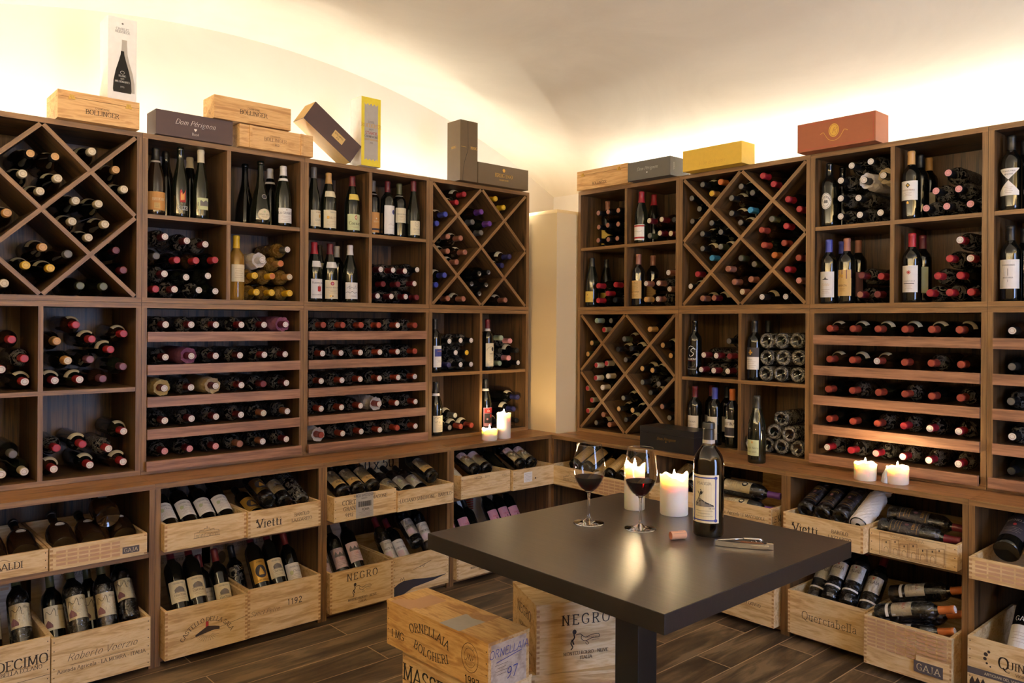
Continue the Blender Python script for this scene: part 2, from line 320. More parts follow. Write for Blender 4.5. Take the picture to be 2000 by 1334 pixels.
g('4', 4.2, '3,0 3,6.8;3,6.8 .3,2 4,2'); g('5', 4, '3.4,6.7 1,6.7 .8,3.8;~.8,3.8 2.4,4.2 3.6,3 3.4,1 2,0 .5,.4'); g('6', 4.1, '~3.2,6.7 1.4,5.6 .5,3 .8,.8 2,0 3.4,.8 3.5,2.8 2.2,3.9 .7,2.8'); g('7', 4, '.5,6 .5,6.7 3.7,6.7;3.7,6.7 1.4,0'); g('8', 4.1, '~2,6.8 .9,6 1,4.6 2.1,3.7 3.4,2.6 3.5,1 2,0 .6,1 .7,2.6 2,3.7 3.1,4.7 3.1,6.1 2,6.8'); g('9', 4.1, '~.8,.1 2.6,1.2 3.5,3.8 3.2,6 2,6.8 .7,6 .5,4.2 1.8,3 3.4,4.2')
g('-', 2.6, '.4,2.6 2.2,2.6'); g('.', 1.4, '.5,.1 .9,.3'); g("'", 1.2, '.6,5.6 .8,7'); g('é', 3.6, '~.5,2.5 3.2,2.6 3,4 1.9,4.6 .8,4 .4,2.4 .9,.6 2,.05 3.2,.9;1.6,5.4 2.6,6.8'); g('&', 5, '~4.8,2.8 3.4,.6 1.8,0 .5,1 .9,2.8 3,4.8 2.8,6.6 1.6,6.8 1.2,5.4 4.9,0'); g('·', 1.8, '.7,3 1.1,3.2'); g(',', 1.4, '.9,.4 .5,-1')
STY = dict(serif=(.34, 1.0, 0, True), sans=(.8, .85, 0, False), script=(.2, .58, .36, False), light=(.3, .5, 0, True), hand=(.55, .6, .15, False))
def catmull(P, n=4):
    out = []
    cl = P[0] == P[-1]
    for i in range(len(P) - 1):
        p0 = P[i - 1] if i else (P[-2] if cl else P[0]); p1, p2 = P[i], P[i + 1]
        p3 = P[i + 2] if i + 2 < len(P) else (P[1] if cl else P[-1])
        for k in range(n):
            t = k / n
            out.append(tuple(.5 * (2 * b + (c - a) * t + (2 * a - 5 * b + 4 * c - d) * t * t + (3 * b - a - 3 * c + d) * t ** 3) for a, b, c, d in zip(p0, p1, p2, p3)))
    return out + [P[-1]]
def strip(P, wf):
    """quads along polyline P, width from wf(dx,dy)"""
    q = []
    for a, b in zip(P, P[1:]):
        dx, dy = b[0] - a[0], b[1] - a[1]; L = math.hypot(dx, dy)
        if L < 1e-9: continue
        h = wf(dx / L, dy / L) / 2; nx, ny = -dy / L * h, dx / L * h; e = h * .35; ex, ey = dx / L * e, dy / L * e
        q.append([(a[0] - nx - ex, a[1] - ny - ey), (b[0] - nx + ex, b[1] - ny + ey), (b[0] + nx + ex, b[1] + ny + ey), (a[0] + nx - ex, a[1] + ny - ey)])
    return q
def text_w(s, style, track=.9):
    return sum((2.4 if c == ' ' else G.get(c, (4,))[0] + track) for c in s) - track
def glyph(c, style):
    th, tk, sh, serif = STY[style]
    wf = lambda dx, dy: th + (tk - th) * abs(dy * .95 + dx * .3 * (1 if dy <= 0 else -1)) if tk - th > .1 else tk
    quads = []
    for sm, P in G[c][1]:
        R = catmull(P) if sm else P
        quads += strip(R, wf)
        if serif:
            for e, n in ((P[0], P[1]), (P[-1], P[-2])):
                if (abs(e[1]) < .05 or abs(e[1] - 7) < .05 or abs(e[1] - 4.5) < .05 or e[1] == -2) and abs(e[1] - n[1]) > .6 * math.hypot(e[0] - n[0], e[1] - n[1]) and not (sm and e[1] < 1):
                    hw = 1.15 if e[1] in (0., 7.) else 1.0
                    quads += strip([(e[0] - hw, e[1]), (e[0] + hw, e[1])], lambda a, b: .42)
    return [[(x + sh * y, y) for x, y in q] for q in quads]
def text_quads(s, size, style, track=.9):
    k = size / 7.; W = text_w(s, style, track); x = -W / 2; out = []
    for c in s:
        if c == ' ': x += 2.4; continue
        if c not in G: x += 3; continue
        out += [[((px + x) * k, (py - 3.5) * k) for px, py in q] for q in glyph(c, style)]
        x += G[c][0] + track
    return out
def arc_quads(s, R, size, style, mid, up=True, track=1.4):
    k = size / 7.; W = text_w(s, style, track); x = -W / 2; out = []
    for c in s:
        if c == ' ': x += 2.4; continue
        gw = G[c][0]; a = (x + gw / 2) * k / R
        th = mid + (-a if up else a); rot = th - PI / 2 if up else th + PI / 2
        cx, cyy = R * math.cos(th), R * math.sin(th); co, si = math.cos(rot), math.sin(rot)
        for q in glyph(c, style):
            out.append([(cx + co * (px - gw / 2) * k - si * (py - 3.5) * k, cyy + si * (px - gw / 2) * k + co * (py - 3.5) * k) for px, py in q])
        x += gw + track
    return out
def art_faces(art, curved=False):
    """art items -> [(material, [2d polygon], layer)]"""
    F = []
    for i, a in enumerate(art):
        k = a[0]
        if k == 't': F += [(a[6], [(x + a[1], y + a[2]) for x, y in q], i) for q in text_quads(a[4], a[3], a[5], *(a[7:8]))]
        elif k == 'ti': F += [(a[6], [(a[1] - x, a[2] - y) for x, y in q], i) for q in text_quads(a[4], a[3], a[5])]
        elif k == 'a': F += [(a[1], [(x + a[2], y + a[3]) for x, y in q], i) for q in arc_quads(a[4], a[5], a[6], a[7], math.radians(a[8]), a[9])]
        elif k == 'l':
            P = a[3]
            if curved:
                P = [P[0]]
                for p, q in zip(a[3], a[3][1:]):
                    m = max(1, int(abs(q[0] - p[0]) / .006)); P += [(p[0] + (q[0] - p[0]) * j / m, p[1] + (q[1] - p[1]) * j / m) for j in range(1, m + 1)]
            F += [(a[1], q, i) for q in strip(P, lambda dx, dy: a[2])]
        elif k == 'c': F += [(a[1], q, i) for q in strip(catmull(a[3], 5), lambda dx, dy: a[2])]
        elif k == 'r':
            _, m, x0, y0, x1, y1 = a
            n = max(1, int((x1 - x0) / .006))
            n = min(n, 16)
            F += [(m, [(x0 + (x1 - x0) * j / n, y0), (x0 + (x1 - x0) * (j + 1) / n, y0), (x0 + (x1 - x0) * (j + 1) / n, y1), (x0 + (x1 - x0) * j / n, y1)], i) for j in range(n)]
        elif k == 'e':
            _, m, x, y, rx, ry = a; n = 12
            xs = [(-math.cos(PI * j / n)) for j in range(n + 1)]
            for u, v in zip(xs, xs[1:]):
                hu, hv = math.sqrt(max(0, 1 - u * u)), math.sqrt(max(0, 1 - v * v))
                F.append((m, [(x + rx * u, y - ry * hu), (x + rx * v, y - ry * hv), (x + rx * v, y + ry * hv), (x + rx * u, y + ry * hu)], i))
        elif k == 'p': F.append((a[1], a[2], i))
        elif k == 'k':  # column-wise shape: list of (x, ylow, yhigh)
            for (x0, l0, h0), (x1, l1, h1) in zip(a[2], a[2][1:]): F.append((a[1], [(x0, l0), (x1, l1), (x1, h1), (x0, h0)], i))
    return F
def draw(mb, art, fn, curved=False):
    for m, P, i in art_faces(art, curved): mb.face([fn(x, y, .0004 + .00012 * i) for x, y in P], m)
    return mb
def ring_art(m, w, x, y, rx, ry, a0=0, a1=360, n=24):
    return ('l', m, w, [(x + rx * math.cos(math.radians(a0 + (a1 - a0) * j / n)), y + ry * math.sin(math.radians(a0 + (a1 - a0) * j / n))) for j in range(n + 1)])

# ------------------------------------------------------------ the room
X0, X1, Y0, Y1 = -.45, 5.2, -4.15, .45
struct('floor', MB().box(X0 - .1, X1 + .1, Y0 - .1, Y1 + .1, -.06, 0, 'floor'))
struct('wall_left', MB().box(X0 - .12, X0, Y0 - .1, Y1 + .12, 0, 2.95, 'wall_plaster_lit').box(X0, -.365, Y0, Y1, 0, 2.09, 'wall_plaster'))
struct('wall_back', MB().box(X0, X1 + .1, Y1, Y1 + .12, 0, 2.95, 'wall_plaster_lit').box(-.365, X1, .365, Y1, 0, 2.09, 'wall_plaster'))
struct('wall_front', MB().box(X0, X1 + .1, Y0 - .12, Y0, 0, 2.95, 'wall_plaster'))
WY0, WY1, WZ0, WZ1 = -2.0, -1.15, .45, 2.25     # the daylight window, out of the picture
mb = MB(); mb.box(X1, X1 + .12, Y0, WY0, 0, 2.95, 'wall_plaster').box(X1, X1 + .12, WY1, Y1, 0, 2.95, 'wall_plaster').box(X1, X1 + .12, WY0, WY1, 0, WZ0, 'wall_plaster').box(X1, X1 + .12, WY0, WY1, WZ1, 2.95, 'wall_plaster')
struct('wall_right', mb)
emit('daylight', (.42, .58, 1.0), WINDOW_POWER)
wn = struct('window_1', MB().box(X1 + .05, X1 + .06, WY0, WY1, WZ0, WZ1, 'daylight'))
mb = MB()
for a, b, c, d in ((WY0, WY0 + .05, WZ0, WZ1), (WY1 - .05, WY1, WZ0, WZ1), (WY0, WY1, WZ0, WZ0 + .05), (WY0, WY1, WZ1 - .05, WZ1), ((WY0 + WY1) / 2 - .02, (WY0 + WY1) / 2 + .02, WZ0, WZ1)):
    mb.box(X1 + .01, X1 + .045, a, b, c, d, 'rack_edge_v')
mb.build('window_frame', wn)
# barrel vault springing from the right-hand wall and its opposite
VC, VR, VZ = -1.85, 4.83, -1.957
mb = MB(); n = 48; mi = mb.mi('ceiling_plaster')
for r in (VR, VR + .08):
    for j in range(n + 1):
        y = Y0 - .05 + (Y1 - Y0 + .1) * j / n
        z = VZ + math.sqrt(VR * VR - (y - VC) ** 2) + (r - VR)
        for k in range(9): mb.v.append((X0 - .1 + (X1 - X0 + .2) * k / 8, y, z))
S = 9 * (n + 1)
for j in range(n):
    for k in range(8):
        a = j * 9 + k
        mb.f.append((a, a + 9, a + 10, a + 1)); mb.m.append(mi); mb.f.append((S + a, S + a + 1, S + a + 10, S + a + 9)); mb.m.append(mi)
struct('ceiling', mb, True)
# plastered pier boxed into the corner between the two runs of racks
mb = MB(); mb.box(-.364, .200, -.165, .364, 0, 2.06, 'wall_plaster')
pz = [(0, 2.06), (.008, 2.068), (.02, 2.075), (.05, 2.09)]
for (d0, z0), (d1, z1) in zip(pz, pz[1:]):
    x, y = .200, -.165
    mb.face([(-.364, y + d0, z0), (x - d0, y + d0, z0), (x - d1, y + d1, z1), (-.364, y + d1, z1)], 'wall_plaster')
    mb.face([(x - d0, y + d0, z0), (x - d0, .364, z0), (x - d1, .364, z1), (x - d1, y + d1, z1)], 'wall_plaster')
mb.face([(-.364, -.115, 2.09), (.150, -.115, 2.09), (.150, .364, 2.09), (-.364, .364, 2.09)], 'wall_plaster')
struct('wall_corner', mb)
# LED strips on the rack tops, and fill strips added behind the camera
emit('led_glow', LED, LED_POWER)
def led(loc, rz, L, where, mat='led_glow'):
    t = thing('led_strip', 'thin glowing light strip lying along the %s' % where, 'light strip', loc, rz)
    MB().box(0, L, -.008, .008, 0, .003, 'steel').build('backing', t)
    MB().box(0, L, -.006, .006, .003, .006, mat).build('diffuser', t)
emit('led_fill_rear', REAR_FILL, REAR_FILL_POWER)  # unseen strips added to brighten the rack fronts
struct('trim_1', MB().box(X0, X1, Y0, Y0 + .085, 2.05, 2.09, 'wall_plaster'))  # this ledge and the next are added to hold the fill strips
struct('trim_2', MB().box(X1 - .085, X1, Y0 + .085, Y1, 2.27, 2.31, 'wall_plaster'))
led((X0 + .2, Y0 + .03, 2.09), 0, 5.2, 'unseen ledge facing the right-wall racks, added as fill', 'led_fill_rear')
led((X1 - .03, Y0 + .2, 2.31), PI / 2, 4.2, 'unseen ledge facing the left-wall racks, added as fill', 'led_fill_rear')
led((-.25, -3.2, 2.1984), PI / 2, 2.985, 'tops of the left-wall racks')
led((.225, .25, 2.1984), 0, 2.985, 'tops of the right-wall racks')
t = thing('led_strip', 'short glowing light strip facing the plaster pier at the left rack end', 'light strip', (-.33, -.2052, 2.13))
MB().box(0, .32, 0, .003, -.008, .008, 'steel').build('backing', t)
MB().box(0, .32, .003, .006, -.006, .006, 'led_glow').build('diffuser', t)

# ------------------------------------------------------------ wine racks
ZB, ZM, ZT, T = .740, 1.474, 2.198, .022
RX = {}
def at_left(i): return (0, -.206 - .75 * (5 - i))
for i in range(1, 5):
    RX['LU%d' % i] = ((0, -.206 - .75 * (5 - i), ZM), PI / 2, ZT - ZM); RX['LL%d' % i] = ((0, -.206 - .75 * (5 - i), ZB), PI / 2, ZM - ZB)
    RX['RU%d' % i] = ((.2175 + .75 * (i - 1), 0, ZM), 0., ZT - ZM); RX['RL%d' % i] = ((.2175 + .75 * (i - 1), 0, ZB), 0., ZM - ZB)
RNAME = dict(LU1='left-wall first lattice', LU2='left-wall second upper rack', LU3='left-wall third upper rack', LU4='left-wall corner lattice', LL1='left-wall first lower rack', LL2='left-wall first tray rack', LL3='left-wall second tray rack', LL4='left-wall corner lower rack',
             RU1='right-wall corner upper rack', RU2='right-wall upper lattice', RU3='right-wall third upper rack', RU4='right-wall last upper rack', RL1='right-wall lower lattice', RL2='right-wall lower cubby rack', RL3='right-wall first tray rack', RL4='right-wall last tray rack')
RLAB = dict(LU1='walnut lattice wine rack at the left edge, under the tall white carton', LU2='upper walnut rack of four cubbies holding the golden bottle', LU3='upper walnut rack of four cubbies under the tall yellow carton', LU4='walnut lattice wine rack by the corner, under the grey gift boxes',
            LL1='lower walnut rack of four cubbies at the left edge', LL2='walnut rack of five bottle trays under the golden bottle cubby', LL3='walnut rack of five bottle trays beside the tall corner candle', LL4='lower walnut rack of four cubbies behind the tall corner candle',
            RU1='upper walnut cubby rack by the corner, under a small wooden box', RU2='upper walnut lattice rack under the yellow box, right wall', RU3='upper walnut rack of four cubbies with crumpled paper-wrapped bottles', RU4='upper walnut rack cut by the right edge, hourglass-label bottle inside',
            RL1='lower walnut lattice rack behind the black box on the worktop', RL2='lower walnut cubby rack of bottles laid bottoms outward', RL3='walnut rack of five bottle trays above two low candles', RL4='walnut bottle tray rack cut by the right edge')
TRAYZ = (.640, .498, .360, .222, .088)
RD = .3635
def rack(key, kind):
    loc, rz, h = RX[key]
    t = thing('wine_rack', RLAB[key], 'wine rack', loc, rz, 'walnut wine racks along the walls')
    W = .75; e = .0006
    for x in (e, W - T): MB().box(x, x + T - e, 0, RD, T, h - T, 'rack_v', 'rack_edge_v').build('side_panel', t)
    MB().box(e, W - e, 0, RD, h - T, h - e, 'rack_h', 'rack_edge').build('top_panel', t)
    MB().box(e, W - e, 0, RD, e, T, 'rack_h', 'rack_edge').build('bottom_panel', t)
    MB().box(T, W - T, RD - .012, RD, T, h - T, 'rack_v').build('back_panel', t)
    if kind == 'cubby':
        zc = .372 if key[1] == 'U' else h / 2
        MB().box(T, W - T, .004, RD - .012, zc - .009, zc + .009, 'rack_h', 'rack_edge').build('shelf', t)
        for a, b in ((T, zc - .009), (zc + .009, h - T)): MB().box(W / 2 - .009, W / 2 + .009, .003, RD - .012, a, b, 'rack_v', 'rack_edge_v').build('divider', t)
    elif kind == 'lattice':
        w2, h2 = W - 2 * T, h - 2 * T
        for (p, q, r, s) in ((0, 1, 1, 0), (0, 0, 1, 1), (0, .5, .5, 1), (.5, 1, 1, .5), (0, .5, .5, 0), (.5, 0, 1, .5)):
            a, b = Vector((T + p * w2, 0, T + q * h2)), Vector((T + r * w2, 0, T + s * h2))
            d = b - a; L = d.length; ang = math.atan2(d.z, d.x)
            M = Matrix.Translation((a + b) / 2) @ Matrix.Rotation(-ang, 4, 'Y')
            k = .007
            o = MB().box(-L / 2 + k, L / 2 - k, .004 if (s - q) * (r - p) > 0 else .0045, RD - .013, -.0085, .0085, 'rack_h', 'rack_edge').build('lattice_board', t)
            o.matrix_local = M
    else:
        for i, z in enumerate(TRAYZ):
            o = MB().box(T + .002, W - T - .002, .006, RD - .014, z - .0475, z - .0385, 'rack_h').build('bottle_tray', t)
            y = -.03 if i == 4 else -.012
            MB().box(T + .001 - (.008 if i == 4 else 0), W - T - .001, y, y + .018, z - .073 + (.0 if i < 4 else .002), z - .030, 'tray').build('tray_lip', o)
    return t
KIND = dict(LU1='lattice', LU4='lattice', RU2='lattice', RL1='lattice', LL2='tray', LL3='tray', RL3='tray', RL4='tray')
for k in RX: rack(k, KIND.get(k, 'cubby'))

# ------------------------------------------------------------ base cabinets with the worktop
BX = {}
for i in range(1, 5):
    BX['LB%d' % i] = ((.227, -.227 - .747 * (5 - i), 0), PI / 2, .747); BX['RB%d' % i] = ((.227 + .7505 * (i - 1), -.227, 0), 0., .7505)
BLAB = dict(LB1='low walnut base cabinet at the left edge holding wine crates', LB2='low walnut base cabinet with the 1192 crate', LB3='low walnut base cabinet with the shipping-label crate', LB4='low walnut base cabinet at the corner, left wall',
            RB1='low walnut base cabinet at the corner, right wall', RB2='low walnut base cabinet behind the bottle on the table', RB3='low walnut base cabinet under the two low candles', RB4='low walnut base cabinet cut by the right edge')
BD = .587
for key, (loc, rz, W) in BX.items():
    t = thing('base_cabinet', BLAB[key], 'cabinet', loc, rz, 'walnut base cabinets along the walls')
    e = .0006; h = .718
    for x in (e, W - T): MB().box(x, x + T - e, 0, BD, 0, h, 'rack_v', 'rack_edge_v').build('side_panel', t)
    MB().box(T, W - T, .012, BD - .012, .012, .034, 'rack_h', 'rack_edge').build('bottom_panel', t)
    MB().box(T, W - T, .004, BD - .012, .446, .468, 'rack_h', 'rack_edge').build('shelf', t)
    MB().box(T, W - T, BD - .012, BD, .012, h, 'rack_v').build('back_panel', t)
    x0, x1 = e, W - e
    if key == 'LB4': x1 = W + .061
    MB().box(x0, x1, -.002, BD, h, .7394, 'worktop', 'rack_edge').build('worktop_panel', t)

# ------------------------------------------------------------ bottles
SHAPE = {  # radius profile of the glass (r, z) up to the lip
    'B': [(.024, .004), (.0345, 0), (.0370, .004), (.0372, .02), (.0372, .188), (.0362, .202), (.0315, .216), (.0225, .228), (.0165, .237), (.0148, .247), (.0140, .285), (.0152, .287), (.0152, .296), (.0140, .300), (.009, .3005)],
    'G': [(.025, .004), (.0365, 0), (.0393, .004), (.0395, .02), (.0395, .145), (.0385, .163), (.0340, .187), (.0265, .213), (.0200, .236), (.0160, .258), (.0143, .283), (.0155, .285), (.0155, .295), (.0140, .299), (.009, .2995)],
    'C': [(.026, .004), (.039, 0), (.0417, .005), (.042, .02), (.042, .13), (.0405, .15), (.0355, .18), (.0275, .21), (.0210, .235), (.0170, .26), (.0150, .29), (.0165, .292), (.0165, .302), (.0150, .312), (.009, .3135)],
    'S': [(.022, .004), (.0325, 0), (.0350, .004), (.0352, .02), (.0352, .135), (.0325, .165), (.0265, .195), (.0195, .225), (.0152, .255), (.0138, .300), (.0150, .302), (.0150, .312), (.0136, .318), (.009, .3185)],
    'R': [(.026, .004), (.044, 0), (.0478, .006), (.0482, .03), (.046, .075), (.041, .115), (.033, .15), (.0245, .18), (.0185, .21), (.0155, .24), (.0145, .29), (.0170, .292), (.0170, .302), (.0150, .310), (.009, .3105)],
    'D': [(.030, .006), (.0430, 0), (.0475, .008), (.0485, .04), (.0480, .085), (.0450, .110), (.0360, .132), (.0240, .148), (.0165, .160), (.0142, .175), (.0140, .225), (.0165, .227), (.0165, .240), (.0140, .246), (.009, .2465)],
    'T': [(.028, .004), (.0420, 0), (.0450, .004), (.0453, .02), (.0453, .205), (.0440, .222), (.0390, .238), (.0290, .252), (.0205, .262), (.0172, .272), (.0160, .310), (.0178, .312), (.0178, .324), (.0162, .328), (.010, .3285)],
}
CAPZ = dict(B=.242, G=.246, C=.276, S=.255, R=.255, T=.262, D=.19)
BODYR = dict(B=.0372, G=.0395, C=.042, S=.0352, R=.0482, T=.0453, D=.0485)
MESH = {}
def sub(prof, z0, z1, off):
    """part of a profile between two heights, pushed out by off"""
    def at(z):
        for (r0, a), (r1, b) in zip(prof[1:], prof[2:]):
            if a <= z <= b and b > a: return r0 + (r1 - r0) * (z - a) / (b - a)
        return prof[-1][0]
    zs = [z0] + [z for r, z in prof[1:] if z0 < z < z1] + [z1]
    return [(at(z) + off, z) for z in zs]
def cached(key, fn):
    if key not in MESH: MESH[key] = fn()
    return MESH[key]
def m_glass(sh, mat, n=20): return cached(('g', sh, mat), lambda: MB().lathe([(.0001, .012)] + SHAPE[sh], mat, n).mesh(sh and 'glass', .9))
def m_cap(sh, side, disc, z0=None, n=16):
    def f():
        P = SHAPE[sh]; top = P[-1][1]
        pr = sub(P, z0 or CAPZ[sh], P[-2][1], .0009)
        mb = MB().lathe(pr + [(P[-2][0] - .0002, top + .0009)], 'cap_' + side, n)
        mb.lathe([(P[-2][0] - .0002, top + .0009), (P[-2][0] - .003, top + .0012), (P[-2][0] - .0036, top + .0006), (.0001, top + .0006)], 'cap_' + disc, n)
        if disc in ('w', 'cr', 'ye', 'gd', 'pk'): mb.lathe([(.0090, top + .0008), (.0078, top + .0008)], 'ink_faint', 12)
        if disc == 'kw': mb.lathe([(.010, top + .0016), (.006, top + .0016)], 'cap_w', 8, .5, 3.4)
        return mb.mesh('capsule', .7)
    return cached(('c', sh, side, disc, z0), f)
def m_collar(sh, mat='lab_cream'):
    z = dict(B=(.196, .222), G=(.175, .205), C=(.165, .20), S=(.18, .21), R=(.15, .17), T=(.2, .23))[sh]
    return cached(('k', sh, mat), lambda: MB().lathe(sub(SHAPE[sh], z[0], z[1], .0006), mat, 14, -PI / 2 - 1.0, -PI / 2 + 1.0).mesh('shoulder_label', True))
def m_ring(sh, mat, z0, z1): return cached(('r', sh, mat, z0, z1), lambda: MB().lathe(sub(SHAPE[sh], z0, z1, .0010), mat, 16).mesh('neck_band', True))
def m_film(sh, mat, top=None, seed=0):
    def f():
        R = random.Random(seed); ph = [R.uniform(0, 6) for _ in range(4)]
        wob = lambda a, z: .012 + .014 * math.sin(5 * a + ph[0] + 40 * z) * math.sin(3 * a - ph[1] + 70 * z) + .008 * math.sin(11 * a + ph[2] + 120 * z)
        pr = [(.0215, .0035), (.0245, -.0022), (.030, -.0025)] + sub(SHAPE[sh], .003, top or CAPZ[sh] + .012, .0004)
        q = []
        for (r0, z0), (r1, z1) in zip(pr, pr[1:]):
            k = max(1, int(abs(z1 - z0) / .016)); q += [(r0 + (r1 - r0) * i / k, z0 + (z1 - z0) * i / k) for i in range(k)]
        return MB().lathe(q + [pr[-1]], mat, 28, wob=wob).mesh('film_wrap', True)
    return cached(('f', sh, mat, top, seed), f)
def m_tissue(sh, mat, seed=0):
    def f():
        R = random.Random(seed + 5); ph = [R.uniform(0, 6) for _ in range(4)]
        wob = lambda a, z: .02 + .03 * math.sin(4 * a + ph[0] + 60 * z) * math.sin(3 * a - ph[1] + 45 * z) + .035 * abs(math.sin(9 * a + ph[2] + 130 * z)) * abs(math.sin(5 * a - 90 * z)) + R.uniform(0, .022)
        pr = [(.01, -.003)] + sub(SHAPE[sh], .003, .245, .0006); q = []
        for (r0, z0), (r1, z1) in zip(pr, pr[1:]):
            k = max(1, int(abs(z1 - z0) / .012)); q += [(r0 + (r1 - r0) * i / k, z0 + (z1 - z0) * i / k) for i in range(k)]
        q += [pr[-1], (.020, .252), (.027, .262), (.031, .268)]
        return MB().lathe(q, mat, 32, wob=lambda a, z: wob(a, z) * (3 if z > .25 else 1)).mesh('tissue_wrap', False)
    return cached(('t', sh, mat, seed), f)
def label_mesh(r, z0, z1, ha, mat, art=(), name='label', back=None):
    """a paper label bent round the bottle, facing local -y; art is drawn about the label's middle"""
    mb = MB(); n = max(6, int(ha * 12)); rf = r if callable(r) else (lambda z: r); rm = rf((z0 + z1) / 2)
    if mat: mb.lathe([(rf(z0) + .0005, z0), (rf(z1) + .0005, z1)], mat, n, -PI / 2 - ha, -PI / 2 + ha)
    zc = (z0 + z1) / 2
    draw(mb, art, lambda x, y, o: ((rf(zc + y) + .0006 + o) * math.sin(x / rm), -(rf(zc + y) + .0006 + o) * math.cos(x / rm), zc + y), True)
    return mb.mesh(name, False)
def rad(sh):
    def f(z):
        P = SHAPE[sh][1:]
        for (r0, a), (r1, b) in zip(P, P[1:]):
            if a <= z <= b and b > a: return r0 + (r1 - r0) * (z - a) / (b - a)
        return P[3][0]
    return f
NAMES = dict(D='round_amber_bottle', B='bordeaux_bottle', G='burgundy_bottle', C='champagne_bottle', S='slim_wine_bottle', R='flared_wine_bottle', T='large_wine_bottle')
def bottle(label, sh, glass, M, cap=None, disc=None, name=None, group=None, capz=None, coll=None, film=None, tissue=None, lab=None, ring=None, cat='wine bottle', capkw=True):
    o = put(name or NAMES[sh], m_glass(sh, glass)); o.matrix_world = M
    tag(o, label, cat, group)
    if cap: put('capsule', m_cap(sh, cap, disc or cap, capz), o)
    if coll: put('shoulder_label', m_collar(sh, coll), o)
    if ring: put('neck_band', m_ring(sh, *ring), o)
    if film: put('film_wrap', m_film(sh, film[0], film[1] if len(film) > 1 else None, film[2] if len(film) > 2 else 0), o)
    if tissue: put('tissue_wrap', m_tissue(sh, *tissue), o)
    if lab: put('label', lab, o)
    return o
def frame(key):
    loc, rz, h = RX[key]; return Matrix.Translation(loc) @ Matrix.Rotation(rz, 4, 'Z')
def lying(u, z, inset, L, roll, flip=False):
    """local matrix of a bottle lying across the rack: neck towards the room (or base, if flip)"""
    M = Matrix.Rotation(PI / 2, 4, 'X')            # +z -> -y
    if flip: return Matrix.Translation((u, inset, z)) @ Matrix.Rotation(-PI / 2, 4, 'X') @ Matrix.Rotation(roll, 4, 'Z')
    return Matrix.Translation((u, inset + L, z)) @ M @ Matrix.Rotation(roll, 4, 'Z')
ORD = ['first', 'second', 'third', 'fourth', 'fifth', 'sixth', 'seventh', 'eighth']
CELL = dict(dt='top diamond', dl='left diamond', dr='right diamond', db='bottom diamond', tel='top-edge left triangle', ter='top-edge right triangle', leu='left-edge upper triangle', lel='left-edge lower triangle', reu='right-edge upper triangle', rel='right-edge lower triangle', bel='bottom-edge left triangle', ber='bottom-edge right triangle',
            tl='upper left cubby', tr='upper right cubby', bl='lower left cubby', br='lower right cubby')
LEN = {k: v[-1][1] for k, v in SHAPE.items()}
